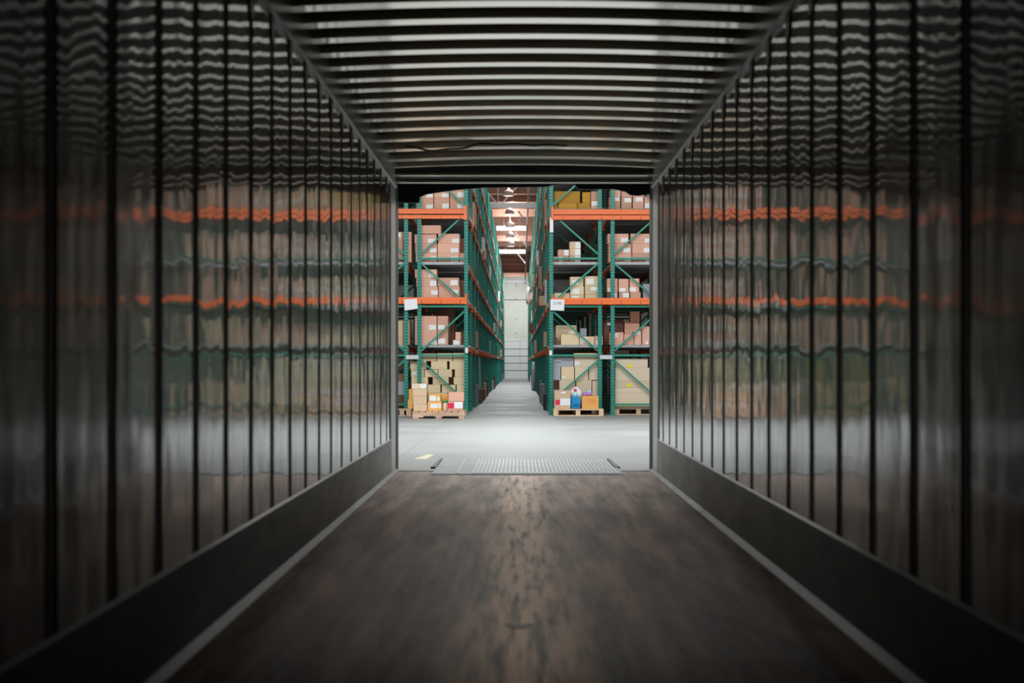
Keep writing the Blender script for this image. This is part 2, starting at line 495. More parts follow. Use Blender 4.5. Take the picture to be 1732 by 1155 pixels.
# sagging loose strip under the roof
bm = BM()
pts = []
for i in range(40):
    u = i / 39
    pts.append((-0.95 + 1.35 * u, 13.1 + 0.03 * math.sin(u * 9), 2.862 + 0.028 * (1 - (2 * (-0.95 + 1.35 * u) / 2.4) ** 2) - 0.03 - 0.035 * math.sin(math.pi * min(1, u * 2.2)) * (1 if u < 0.45 else 0.3) + 0.006 * math.sin(u * 30)))
for a, b in zip(pts, pts[1:]):
    bar(bm, a, b, 0.014, 0.014)
tag(fin('loose_cable', bm, M['rubber']), 'thin dark loose cable sagging under the last roof bows near the door', 'cable')
# small worn hole in the floor
bm = BM()
ol = [(0.0 + 0.055 * math.cos(a) * (1 + 0.15 * math.sin(3 * a)), 6.17 + 0.05 * math.sin(a) + 0.02 * math.cos(2 * a)) for a in [2 * math.pi * i / 18 for i in range(18)]]
prism(bm, ol, 'z', 0.0, 0.0025)
tag(fin('floor_patch', bm, M['rubber']), 'small dark curved gouge patch in the scraped middle of the wooden floor', 'floor patch')

# ------------------------------------------------------------------ dock: seal, curtain, leveler
def pad(x0, x1, lab):
    bm = BM(); box(bm, x0, x1, 15.02, 15.36, -0.3, 2.95)
    return tag(fin('dock_seal_pad', bm, M['rubber'], None, False, 0.02), lab, 'dock seal', 'dock seal pads')


pad(XL - 0.32, px(669.6, 15.02), 'black foam dock seal post beside the rack end with the tilted sign')
pad(px(1103.0, 15.02), XR + 0.32, 'black foam dock seal post beside the rack holding the wrapped pallet')
Yc = 15.42
edge = [(640, 343), (709, 342.5), (710.5, 333), (722, 329), (745, 324.5), (775, 320.5), (820, 317.5), (870, 317), (925, 315.5), (935, 313), (970, 311.5), (980, 320), (1000, 319.5), (1040, 320), (1058, 325), (1066, 329.5), (1080, 330.5), (1096, 329), (1130, 330)]
bm = BM()
top = 3.1
ring_f = [(px(a, Yc), pz(b, Yc)) for a, b in edge]
nseg = len(ring_f)
front, back = [], []
for i, (x, z) in enumerate(ring_f):
    wob = 0.03 * math.sin(i * 1.7)
    front.append([bm.verts.new((x, Yc + wob, z)), bm.verts.new((x, Yc + wob * 0.5, (z + top) / 2)), bm.verts.new((x, Yc, top))])
    back.append([bm.verts.new((x, Yc + wob + 0.03, z)), bm.verts.new((x, Yc + wob * 0.5 + 0.03, (z + top) / 2)), bm.verts.new((x, Yc + 0.03, top))])
for i in range(nseg - 1):
    for k in range(2):
        bm.faces.new((front[i][k], front[i + 1][k], front[i + 1][k + 1], front[i][k + 1]))
        bm.faces.new((back[i + 1][k], back[i][k], back[i][k + 1], back[i + 1][k + 1]))
    bm.faces.new((front[i + 1][0], front[i][0], back[i][0], back[i + 1][0]))
    bm.faces.new((front[i][2], front[i + 1][2], back[i + 1][2], back[i][2]))
for e in (0, -1):
    for k in range(2):
        bm.faces.new((front[e][k], front[e][k + 1], back[e][k + 1], back[e][k]))
tag(fin('dock_curtain', bm, M['black']), 'black sagging dock curtain hanging across the top of the trailer doorway', 'curtain')

lev = empty('dock_leveler', (0.06, 16.0, 0.0))
tag(lev, 'ribbed pale green steel dock leveler plate bridging trailer floor and concrete', 'dock leveler')
bm = BM(); box(bm, -0.89, 0.89, -0.62, 0.78, -0.05, 0.006)
fin('platform', bm, M['treadsteel'], lev)
bm = BM(); prism(bm, [(-1.5, 0.002), (-1.48, 0.012), (-0.7, 0.018), (-0.64, 0.012), (-0.64, -0.0), ], 'x', -0.87, 0.9)
fin('lip', bm, M['treadsteel'], lev)
bm = BM()
xs = -0.86
while xs < 0.87:
    if xs > -0.42 or random.random() < 0.45:
        box(bm, xs, xs + 0.012, -0.6, 0.76, 0.006, 0.011)
        prism(bm, [(-1.46, 0.012), (-1.46, 0.017), (-0.72, 0.023), (-0.72, 0.017)], 'x', xs, xs + 0.012)
    xs += 0.037
fin('tread', bm, M['treadrib'], lev)
for s in (-1, 1):
    bm = BM(); prism(bm, [(s * 0.89 - 0.012, -0.62), (s * 0.89 + 0.038 * (1 if s > 0 else 1), -0.62), (s * 0.89 + 0.012, 0.78), (s * 0.89 - 0.012, 0.78)] if s > 0 else
                   [(-0.89 - 0.038, -0.62), (-0.89 + 0.012, -0.62), (-0.89 + 0.012, 0.78), (-0.89 - 0.012, 0.78)], 'z', 0.0, 0.018)
    fin('side_skirt', bm, M['rubber'], lev)

# ------------------------------------------------------------------ warehouse shell
bm = BM(); box(bm, -14, 14, 15.09, 115, -0.6, 0.0)
struct(fin('floor_warehouse', bm, M['concrete']), 'pale grey smooth concrete floor of the bright warehouse', 'floor')
bm = BM(); box(bm, XL - 0.4, XR + 0.4, 15.01, 15.09, -0.6, -0.02)
struct(fin('trim_6', bm, M['rubber']), 'dark gap at the dock edge under the leveler lip', 'dock edge')
bm = BM(); prism(bm, [(px(700, 17.0), 16.95), (px(722, 17.0), 16.9), (px(733, 17.6), 17.75), (px(722, 17.6), 17.8)], 'z', 0.0, 0.0015)
tag(fin('paint_mark', bm, M['yellowworn']), 'faded yellow paint mark on the concrete beside the dock leveler', 'floor marking')
bm = BM()
box(bm, -14, XL - 0.33, 15.36, 15.5, 0, 11.5); box(bm, XR + 0.33, 14, 15.36, 15.5, 0, 11.5); box(bm, XL - 0.33, XR + 0.33, 15.46, 15.6, 3.05, 11.5)
struct(fin('wall_dock', bm, M['tilt_wall']), 'pale dock wall of the warehouse around the trailer doorway', 'wall')
for n_, x in (('wall_west', -14), ('wall_east', 14)):
    bm = BM(); box(bm, x - (0.2 if x < 0 else 0), x + (0.2 if x > 0 else 0), 15.4, 110, 0, 11.5)
    struct(fin(n_, bm, M['tilt_wall']), 'pale warehouse side wall outside the view ' + ('past the tilted-sign rack' if x < 0 else 'past the wrapped-pallet rack'), 'wall')
YE = 109.0
bm = BM(); box(bm, -14, 14, YE, YE + 0.3, 0, 11.0)
ew = fin('wall_end', bm, M['tilt_wall']); struct(ew, 'cream painted end wall closing the far end of the rack aisle', 'wall')
bm = BM(); box(bm, -1.2, 0.8, YE - 0.02, YE, pz(507.8, YE), pz(506.3, YE))
fin('wall_joint', bm, M['seam'], ew)
for y_, h_ in ((481, 6), (506, 3), (540, 2), (563, 2)):
    bm = BM(); box(bm, px(872.6, YE), px(873.8, YE), YE - 0.02, YE, pz(y_ + h_ * 0.7, YE), pz(y_ - h_ * 0.7, YE))
    fin('wall_anchor', bm, M['seam'], ew)
bm = BM(); box(bm, -6, 5, YE - 0.35, YE, pz(479, YE), pz(474.5, YE))
fin('wall_ledger', bm, M['plate'], ew)
# white sectional door at the far end
bm = BM(); box(bm, -1.0, 0.85, YE - 0.14, YE - 0.0, 0.0, pz(576, YE))
dr = fin('door_1', bm, M['white_door']); struct(dr, 'white panelled sectional door at the far end of the aisle', 'door')
for y_ in (576.4, 590, 602.2, 614, 626.4):
    bm = BM(); box(bm, -1.0, 0.85, YE - 0.15, YE - 0.139, pz(y_ + 0.7, YE), pz(y_ - 0.5, YE))
    fin('panel_joint', bm, M['seam'] if y_ > 580 else M['plate'], dr)
bm = BM(); box(bm, px(879.0, YE), px(880.4, YE), YE - 0.15, YE - 0.139, pz(626, YE), pz(577, YE))
fin('panel_joint', bm, M['plate'], dr)


def roof_z(y):
    return 9.0 - 0.044 * (y - 66)


bm = BM(); prism(bm, [(15.4, roof_z(15.4)), (115, roof_z(115)), (115, roof_z(115) + 0.2), (15.4, roof_z(15.4) + 0.2)], 'x', -14, 14)
roof = fin('ceiling_warehouse', bm, M['boards']); struct(roof, 'brown timber warehouse roof with purlins above the aisle', 'ceiling')
y = 40.0
while y < 108:
    bm = BM(); box(bm, -5, 5, y, y + 0.12, roof_z(y) - 0.3, roof_z(y) + 0.05)
    fin('purlin', bm, M['purlin'], roof)
    y += 2.45
# roof steel
gd = BM()
for y0 in range(44, 107, 7):
    bar(gd, (0.40, y0, roof_z(y0) - 0.62), (0.40, y0 + 7.0, roof_z(y0 + 7) - 0.62), 0.26, 0.07)
tag(fin('roof_girder', gd, M['steel_grey']), 'long grey steel girder running down the aisle under the brown roof', 'girder')
TR = [(68, 347.5, 'blue-white truss chord crossing the aisle roof nearest the curtain', 'steel_white', -1.7, 1.2),
      (76, 386, 'brightest white strip lamp crossing the aisle between two dome lamps', 'tube', -1.09, 0.33),
      (86, 425.5, 'white strip lamp crossing the aisle just below the lowest dome lamp', 'tube', -1.08, 0.34)]
for Y, yy, lab, mm, xa, xb in TR:
    z = pz(yy, Y); rz = roof_z(Y)
    t_ = empty('truss' if mm == 'steel_white' else 'strip_lamp', (0, Y, z)); tag(t_, lab, 'truss' if mm == 'steel_white' else 'lamp')
    bm = BM(); box(bm, xa, xb, -0.08, 0.08, -0.1, 0.1); fin('bottom_chord' if mm == 'steel_white' else 'tube', bm, M[mm], t_)
    bm = BM()
    if mm == 'steel_white':
        bar(bm, (-0.95, 0.0, 0.08), (-1.75, 0.0, rz - z), 0.05, 0.05); bar(bm, (-0.75, 0.0, 0.08), (0.1, 0.0, rz - z), 0.05, 0.05); bar(bm, (-0.9, 0, 0.08), (-0.92, 0, rz - z), 0.03, 0.03)
        fin('web_brace', bm, M['steel_white'], t_)
    else:
        bm.free()
        up = bpy.data.lights.new('strip_lamp_light', 'POINT'); up.energy = 130; up.shadow_soft_size = 0.1
        uo = bpy.data.objects.new('strip_lamp_light', up); COL.objects.link(uo); uo.location = (-0.4, Y, z + 0.22)
        for hx_ in (xa + 0.35, xb - 0.3):
            bm = BM(); bar(bm, (hx_, 0.0, 0.08), (hx_, 0.0, rz - z - 0.02), 0.025, 0.025); fin('hanger', bm, M['steel_grey'], t_)
for Y, a, b, lab in ((72, (876.5, 357), (889, 375), 'white diagonal roof brace beside the second dome lamp'),
                     (78, (871.5, 393), (889, 413), 'bright white diagonal roof brace below the first strip lamp'),
                     (88, (875.5, 429), (888.5, 445), 'short white diagonal roof brace below the second strip lamp')):
    bm = BM(); bar(bm, (px(a[0], Y), Y, pz(a[1], Y)), (px(b[0], Y), Y, pz(b[1], Y)), 0.07, 0.06)
    tag(fin('roof_brace', bm, M['steel_white']), lab, 'brace', 'white diagonal roof braces')
# dome lamps
LAMPS = [(66, 860, 326, 'topmost white dome lamp nearest the curtain over the aisle'),
         (72, 862, 357.5, 'white dome lamp second from the curtain over the aisle'),
         (74, 862.8, 380, 'white dome lamp just above the brightest strip lamp'),
         (80, 863, 397.5, 'white dome lamp just below the brightest strip lamp'),
         (83, 864, 412.5, 'lowest dome lamp, just above the second strip lamp')]
lamp0 = None
for Y, lx, ly, lab in LAMPS:
    r = 0.225 if Y < 70 else 0.21
    e = empty('dome_lamp', (px(lx, Y), Y, pz(ly, Y))); tag(e, lab, 'lamp', 'dome lamps over the aisle')
    bm = BM(); lathe(bm, [(r, -0.12), (r, -0.06), (r * 0.95, 0.03), (r * 0.7, 0.1), (0.06, 0.13), (0.05, 0.18)], 24); fin('shade', bm, M['lamp_shell'], e, True)
    bm = BM(); lathe(bm, [(r * 0.9, -0.14), (r * 0.96, -0.121)], 24); fin('lens', bm, M['lamp_lens'], e, True)
    bm = BM(); bar(bm, (0, 0, 0.17), (0, 0, roof_z(Y) - pz(ly, Y) - 0.03), 0.035, 0.035); fin('rod', bm, M['steel_white'], e)
    d = bpy.data.lights.new('dome_lamp_light', 'SPOT'); d.energy = 350; d.spot_size = 2.4; d.shadow_soft_size = 0.2
    up = bpy.data.lights.new('dome_lamp_uplight', 'POINT'); up.energy = 50 if Y < 70 else 45; up.shadow_soft_size = 0.08
    uo = bpy.data.objects.new('dome_lamp_uplight', up); COL.objects.link(uo); uo.location = (px(lx, Y) + 0.12, Y, pz(ly, Y) + 0.3)
    lo = bpy.data.objects.new('dome_lamp_light', d); COL.objects.link(lo); lo.location = (px(lx, Y), Y, pz(ly, Y) - 0.2)

# ------------------------------------------------------------------ pallet racks
Y0, PITCH, NBAY = 31.4, 2.85, 27
PW, PD, RH = 0.076, 0.08, 6.9
LV = [1.406, 2.333, 3.068, 4.117, 5.05, 5.95]       # top of each shelf
HZ = [0.213, 1.196, 2.178, 3.137, 4.118, 5.1, 6.08]
ROWS = {  # name: x of outer edges (left, right), mirrored zigzag
    'A': (-2.035, -1.022), 'B': (-3.238, -2.225), 'C': (0.606, 1.657), 'D': (1.834, 2.885), 'E': (-4.47, -3.44), 'G': (3.07, 4.1), 'H': (4.28, 5.31), 'I': (-5.68, -4.65)}

bm = BM()   # one post: open channel seen from the dock as a perforated face
prism(bm, [(-PW / 2, 0), (PW / 2, 0), (PW / 2, PD), (PW / 2 - 0.012, PD), (PW / 2 - 0.012, 0.008), (-PW / 2 + 0.012, 0.008), (-PW / 2 + 0.012, PD), (-PW / 2, PD)], 'z', 0.0, RH)
POST = fin('post', bm, M['post']); post_me = POST.data; bpy.data.objects.remove(POST)
bm = BM(); box(bm, -0.065, 0.065, -0.03, PD + 0.03, 0, 0.01); box(bm, -PW / 2 - 0.004, PW / 2 + 0.004, -0.006, 0.0, 0.01, 0.16)
FOOT = fin('foot', bm, M['teal']); foot_me = FOOT.data; bpy.data.objects.remove(FOOT)
me_cache = {}


def brace_me(w_, k, flip):
    key = ('d', round(w_, 3), k, flip)
    if key not in me_cache:
        bm = BM(); a = -w_ / 2 + PW; b = -a
        z0, z1 = HZ[k] + 0.09, HZ[k + 1] - 0.1
        if flip: bar(bm, (b, 0, z0), (a, 0, z1), 0.034, 0.03)
        else: bar(bm, (a, 0, z0), (b, 0, z1), 0.034, 0.03)
        o = fin('diagonal_brace', bm, M['teal']); me_cache[key] = o.data; bpy.data.objects.remove(o)
    return me_cache[key]


def hz_me(w_):
    key = ('h', round(w_, 3))
    if key not in me_cache:
        bm = BM(); box(bm, -w_ / 2 + PW - 0.005, w_ / 2 - PW + 0.005, -0.018, 0.018, -0.019, 0.019)
        o = fin('horizontal_brace', bm, M['teal']); me_cache[key] = o.data; bpy.data.objects.remove(o)
    return me_cache[key]


def sub(name, me, parent, loc=(0, 0, 0)):
    o = bpy.data.objects.new(name, me); COL.objects.link(o); o.parent = parent; o.location = loc
    return o


def upright(rack, w_, y, flip):
    f = empty('upright_frame', (0, y, 0), rack)
    for s in (-1, 1):
        p = sub('post', post_me, f, (s * (w_ - PW) / 2, 0, 0))
        sub('foot', foot_me, f, (s * (w_ - PW) / 2, 0, 0))
    for z in HZ:
        sub('horizontal_brace', hz_me(w_), f, (0, PD / 2, z))
    for k in range(len(HZ) - 1):
        sub('diagonal_brace', brace_me(w_, k, flip ^ (k % 2 == 1)), f, (0, PD / 2, 0))
    return f


def far_upright(rack, w_, y, flip):
    f = empty('upright_frame', (0, y, 0), rack)
    for s in (-1, 1):
        sub('post', post_me, f, (s * (w_ - PW) / 2, 0, 0))
    key = ('b', round(w_, 3), flip)
    if key not in me_cache:
        bm = BM()
        for z in HZ: box(bm, -w_ / 2 + PW, w_ / 2 - PW, PD / 2 - 0.018, PD / 2 + 0.018, z - 0.019, z + 0.019)
        for k in range(len(HZ) - 1):
            a, b = -w_ / 2 + PW, w_ / 2 - PW
            if flip ^ (k % 2 == 1): a, b = b, a
            bar(bm, (a, PD / 2, HZ[k] + 0.09), (b, PD / 2, HZ[k + 1] - 0.1), 0.034, 0.03)
        o = fin('bracing', bm, M['teal']); me_cache[key] = o.data; bpy.data.objects.remove(o)
    sub('bracing', me_cache[key], f)
    return f


BL = PITCH - PD - 0.01
bm = BM(); prism(bm, [(-0.02, -0.085), (0.02, -0.085), (0.02, -0.02), (0.005, -0.02), (0.005, 0.0), (-0.02, 0.0)], 'y', 0, BL)
for yy in (0.0, BL - 0.012):
    box(bm, -0.03, 0.024, yy, yy + 0.012, -0.13, 0.03)
o = fin('beam', bm, M['orange']); beam_me = o.data; bpy.data.objects.remove(o)


def deck_bm(bm, w_, y0, ln, z):
    """corrugated steel deck: ribs run across the row"""
    n = 24
    pts = []
    for i in range(n):
        a = y0 + ln * i / n; b = y0 + ln * (i + 0.5) / n
        pts += [(a, z - 0.035), (a + 0.008, z), (b, z), (b + 0.008, z - 0.035)]
    pts.append((y0 + ln, z - 0.035))
    up = [(p[0], p[1] + 0.003) for p in pts]
    prism(bm, pts + up[::-1], 'x', -w_ / 2 + 0.02, w_ / 2 - 0.02)


def deck_me(w_):
    key = ('k', round(w_, 3))
    if key not in me_cache:
        bm = BM(); deck_bm(bm, w_, 0, BL, -0.003)
        box(bm, -w_ / 2 + 0.02, w_ / 2 - 0.02, -0.012, 0.0, -0.05, 0.0)
        o = fin('shelf_deck', bm, M['deck']); me_cache[key] = o.data; bpy.data.objects.remove(o)
    return me_cache[key]


def rack(key, label, nbay, flip, aisle_side, nfull):
    x0, x1 = ROWS[key]; w_ = x1 - x0
    r = empty('pallet_rack', ((x0 + x1) / 2, Y0, 0)); tag(r, label, 'rack', 'pallet racks')
    for i in range(nbay + 1):
        (upright if i < 3 else far_upright)(r, w_, i * PITCH, flip)
    sx = aisle_side * (w_ / 2 - 0.02)
    left_b, left_d = BM(), BM()
    for i in range(nbay):
        y = i * PITCH + PD + 0.005
        for z in LV:
            if i < nfull:
                sub('beam', beam_me, r, (sx, y, z - 0.05)).scale.x = aisle_side
                if i < 4: sub('beam', beam_me, r, (-sx, y, z - 0.05)).scale.x = -aisle_side
                sub('shelf_deck', deck_me(w_), r, (0, y, z))
            else:
                box(left_b, sx - 0.02, sx + 0.02, y, y + BL, z - 0.135, z - 0.05)
                box(left_d, -w_ / 2 + 0.03, w_ / 2 - 0.03, y, y + BL, z - 0.035, z)
    if nbay > nfull:
        tag(fin('beam', left_b, M['orange'], r), kind='stuff'); tag(fin('shelf_deck', left_d, M['deck'], r), kind='stuff')
    else:
        left_b.free(); left_d.free()
    return r


RA = rack('A', 'tall teal rack row lining the aisle behind the front pallet of amber boxes', NBAY, True, 1, 9)
RC = rack('C', 'tall teal rack row lining the aisle, square paper sign on its end', NBAY, False, -1, 9)
RB = rack('B', 'teal rack half hidden by the trailer wall, back to back with the amber-box rack', 3, False, -1, 3)
RD = rack('D', 'teal rack holding the wrapped carton pallet, next to the square-sign rack', 3, True, 1, 3)
RE = rack('E', 'teal rack mirrored in the trailer wall, past the half-hidden rack', 2, True, 1, 2)
RG = rack('G', 'teal rack mirrored in the trailer wall, past the wrapped-pallet rack', 2, False, -1, 2)
RH_ = rack('H', 'outermost teal rack mirrored in the trailer wall on the wrapped-pallet side', 2, False, -1, 2)
RI = rack('I', 'outermost teal rack mirrored in the trailer wall on the half-hidden rack side', 2, True, 1, 2)

# pale spacers and tags carried by the racks
for r, key, x0, x1 in ((RA, 'A', px(686.5, 31.4), px(708, 31.4)), (RD, 'D', px(1014.6, 31.4), px(1035.6, 31.4))):
    cx = sum(ROWS[key]) / 2
    bm = BM(); box(bm, x0 - cx, x1 - cx, -0.03, -0.004, pz(607.5, 31.4), pz(600.5, 31.4)); fin('row_spacer', bm, M['plate'], r, False, 0.004)
for r, key, x0, y0, x1, y1, nm in ((RA, 'A', 787, 588.5, 791.4, 597, 'white_tag'), (RC, 'C', 929, 593, 933.8, 601, 'white_tag'), (RC, 'C', 930, 368, 935.8, 393, 'white_placard')):
    cx = sum(ROWS[key]) / 2
    bm = BM(); box(bm, px(x0, 31.35) - cx, px(x1, 31.35) - cx, -0.05, -0.044 + 0.043, pz(y1, 31.35), pz(y0, 31.35)); fin(nm, bm, M['paper'], r)

# small paper tags clipped to the aisle beams
rt = random.Random(21)
for r, sd in ((RA, 1), (RC, -1)):
    wd_ = (ROWS['A'][1] - ROWS['A'][0]) if sd > 0 else (ROWS['C'][1] - ROWS['C'][0])
    for q in range(60):
        y_ = rt.uniform(0.4, 60); z_ = rt.choice(LV[:5]) - rt.uniform(0.06, 0.12); h_ = rt.uniform(0.06, 0.13)
        bm = BM(); xe_ = sd * (wd_ / 2 + 0.004); box(bm, min(xe_, xe_ + sd * 0.012), max(xe_, xe_ + sd * 0.012), y_, y_ + rt.uniform(0.08, 0.25), z_ - h_ * 0.4, z_ + h_ * 0.6)
        fin('paper_tag', bm, M['paper'], r)

# orange tie beams across the rack ends
def tie(label, x0, x1, bands, plate=None, slots=True):
    y = Y0 - 0.004
    e = empty('tie_beam', ((x0 + x1) / 2, y, pz(bands[-1][1], Y0))); tag(e, label, 'beam', 'orange beams across the rack ends')
    cx, cz = e.location.x, e.location.z
    for a, b in bands:
        z1, z0 = pz(a, Y0) - cz, pz(b, Y0) - cz
        bm = BM()
        hgt = z1 - z0
        prism(bm, [(0, z0), (0, z1), (-0.03, z1), (-0.036, z1 - hgt * 0.12), (-0.036, z0 + hgt * 0.62), (-0.044, z0 + hgt * 0.58), (-0.044, z0 + hgt * 0.06), (-0.036, z0)], 'x', x0 - cx, x1 - cx)
        fin('beam', bm, M['orange'], e)
    if slots:
        bm = BM(); xs = x0 + 0.2
        z1, z0 = pz(bands[-1][0], Y0) - cz, pz(bands[-1][1], Y0) - cz
        while xs < x1 - 0.1:
            box(bm, xs - cx, xs - cx + 0.014, -0.0465, -0.043, z0 + 0.012, z0 + (z1 - z0) * 0.55); xs += 0.39
        fin('slot', bm, M['slot'], e)
    if plate:
        bm = BM(); box(bm, px(plate[0], Y0) - cx, px(plate[1], Y0) - cx, -0.05, -0.002, pz(plate[3], Y0) - cz, pz(plate[2], Y0) - cz)
        fin('end_plate', bm, M['orange'], e, False, 0.004)
    return e


tie('double orange beam across the half-hidden rack, ending at the amber-box rack post', -3.33, px(789, Y0), [(353.3, 361.8), (363.8, 370.3)], (784, 790, 348, 372))
tie('single orange beam carrying the tilted paper sign', -3.33, px(789, Y0), [(503, 514.2)], (786.5, 790, 497, 515))
tie('double orange beam running from the square-sign rack across the wrapped-pallet rack', px(934, Y0), 2.98, [(354, 363), (364.2, 372)], (932, 936, 349, 372))
tie('single orange beam starting behind the square paper sign', px(934, Y0), 2.98, [(504, 515.3)], (932.5, 935.5, 499, 516))
tie('double orange beam mirrored high in the trailer wall, past the half-hidden rack', -5.8, -3.37, [(353.3, 361.8), (363.8, 370.3)])
tie('single orange beam mirrored lower in the trailer wall, past the half-hidden rack', -5.8, -3.37, [(503, 514.2)])
tie('double orange beam mirrored high in the trailer wall, past the wrapped-pallet rack', 3.02, 5.45, [(354, 363), (364.2, 372)])
tie('single orange beam mirrored lower in the trailer wall, past the wrapped-pallet rack', 3.02, 5.45, [(504, 515.3)])
# galvanised shelf edges just under the double beams and teal bar under the single beams come from the racks

# paper signs
def text(body, size, parent, loc, m):
    c = bpy.data.curves.new('lettering', 'FONT'); c.body = body; c.size = size; c.align_x = 'CENTER'; c.align_y = 'CENTER'; c.extrude = 0.0008
    q = bpy.data.objects.new('lettering_curve', c); COL.objects.link(q)
    me = bpy.data.meshes.new_from_object(q.evaluated_get(bpy.context.evaluated_depsgraph_get()))
    bpy.data.objects.remove(q)
    me.materials.clear(); me.materials.append(m)
    o = bpy.data.objects.new('lettering', me); COL.objects.link(o)
    o.parent = parent; o.location = loc; o.rotation_euler = (math.pi / 2, 0, 0)
    return o


YS = Y0 - 0.06
s = tag(empty('paper_sign', (px(942.8, YS), YS, pz(515.7, YS))), 'square white paper sign with a printed code on the orange beam end', 'sign')
bm = BM(); prism(bm, [(-0.142, -0.105), (0.132, -0.115), (0.142, 0.108), (-0.138, 0.112)], 'y', -0.002, 0.002); fin('sheet', bm, M['paper'], s)
text('Z100', 0.078, s, (-0.005, -0.0035, 0.03), M['ink'])
s = tag(empty('paper_sign', (px(695.2, YS), YS, pz(514.6, YS))), 'white paper sign hanging tilted on the single orange beam between two racks', 'sign')
bm = BM(); prism(bm, [(-0.125, -0.125), (0.135, -0.088), (0.118, 0.115), (-0.142, 0.095)], 'y', -0.002, 0.002); fin('sheet', bm, M['paper'], s)

# ------------------------------------------------------------------ goods
YB = 31.53
PLACED = {}      # level -> list of (x0,x1,z1)
RACKWORD = {'A': 'amber-box rack', 'B': 'half-hidden rack', 'C': 'square-sign rack', 'D': 'wrapped-pallet rack'}
LEVWORD = {4: 'above double orange beam', 3: 'under double orange beam', 2: 'above single orange beam', 1: 'under single orange beam', 0: 'at floor level'}
DECKZ = {4: LV[3], 3: LV[2], 2: LV[1], 1: LV[0]}


def carton(rk, lv, r, m, label, lab=None, depth=0.5, Y=YB, name='carton', floor=None, rot=0.0, extra=None, group=None, tape=False):
    """a carton whose front covers pixel rectangle r at depth Y; it is set down on whatever stands below it"""
    x0, x1 = px(r[0], Y), px(r[2], Y)
    z1, z0 = pz(r[1], Y), pz(r[3], Y)
    key = (rk, lv, round(Y, 1))
    if floor is None:
        floor = DECKZ.get(lv, 0.0)
    sup = floor
    for (a, b, t_) in PLACED.get(key, []):
        if min(b, x1) - max(a, x0) > 0.02 and t_ < z1 - 0.05 and t_ > sup and abs(t_ - z0) < 0.22:
            sup = t_
    z0 = sup
    PLACED.setdefault(key, []).append((x0, x1, z1))
    wd, ht = x1 - x0 - 0.006, z1 - z0
    o_ = BM(); box(o_, -wd / 2, wd / 2, 0, depth, 0, ht)
    c = fin(name, o_, M[m], None, False, min(0.008, wd * 0.08), ((x0 + x1) / 2, Y, z0))
    c.rotation_euler = (0, 0, rot)
    tag(c, label, 'box', group or 'cartons on the racks')
    for q in (lab or []):
        # label rectangle in pixels
        a0, a1 = px(q[0], Y) - (x0 + x1) / 2, px(q[2], Y) - (x0 + x1) / 2
        b1, b0 = pz(q[1], Y) - z0, pz(q[3], Y) - z0
        b0, b1 = max(b0, 0.004), min(b1, ht - 0.004)
        if b1 - b0 < 0.01: continue
        bm = BM(); box(bm, a0, a1, -0.003, 0.0, b0, b1)
        nm = q[5] if len(q) > 5 else 'paper_label'
        fin(nm, bm, M[q[4]] if len(q) > 4 else M['label'], c)
    if tape:
        bm = BM(); box(bm, -0.025, 0.025, -0.002, 0.0, ht * 0.0 + 0.002, ht - 0.004); fin('packing_tape', bm, M['tape'], c)
    return c


def RW(lv, rk): return LEVWORD[lv] + ', ' + RACKWORD[rk]


def BB(rk, lv, rows):
    for r, m, what, lab, *kw in rows:
        k = kw[0] if kw else {}
        carton(rk, lv, r, m, what + ' ' + RW(lv, rk), lab, **k)


BB('A', 4, [
    ((704, 335, 733.3, 354), 'brown', 'gap-side lower brown carton', [(721, 346, 732.5, 352.8)]),
    ((733.8, 334, 760.2, 354), 'brown', 'middle lower brown carton', [(748, 344.5, 759.3, 352.8)]),
    ((760.8, 335, 785.8, 354), 'brown', 'aisle-side lower brown carton', [(773.5, 344.5, 784.3, 352)]),
    ((704, 316, 733.3, 335), 'brown', 'gap-side upper brown carton', [(721, 328, 732.3, 334)]),
    ((733.8, 315, 760.2, 334), 'brown', 'middle upper brown carton', [(747.5, 327, 758.5, 333.5)]),
    ((760.8, 315, 785.8, 335), 'brown', 'aisle-side upper brown carton', [(773.5, 325, 784.5, 333.6)])])
BB('A', 3, [
    ((703, 428, 739.3, 444), 'brown', 'bottom brown carton of gap-side stack', [(728, 433.5, 738.8, 441.5)]),
    ((739.8, 428, 777, 444), 'brown', 'bottom brown carton of tall middle stack', [(763, 434, 775, 443)]),
    ((777.6, 428, 789.5, 444), 'brown', 'small squat carton next to the aisle post', [(777.8, 436, 786.5, 443)]),
    ((702, 411.5, 739.3, 428), 'brown', 'second carton from bottom of gap-side stack', [(727, 420, 738.5, 427)]),
    ((739.8, 411.5, 777, 428), 'brown', 'middle brown carton of tall middle stack', [(762.5, 419.5, 774.8, 427)]),
    ((700.8, 396.3, 738.6, 411.5), 'brown', 'third carton from bottom of gap-side stack', [(724, 403.5, 735.5, 411)]),
    ((741, 395.3, 777.6, 411.5), 'brown', 'top brown carton of tall middle stack', [(764.5, 403.5, 776, 411)]),
    ((707, 381, 745.8, 396.3), 'brown', 'topmost plain carton of gap-side stack', []),
    ((775, 403, 789, 444), 'darkbox', 'shaded tall carton deep beside the aisle post', [], {'Y': 32.15, 'depth': 0.4})])
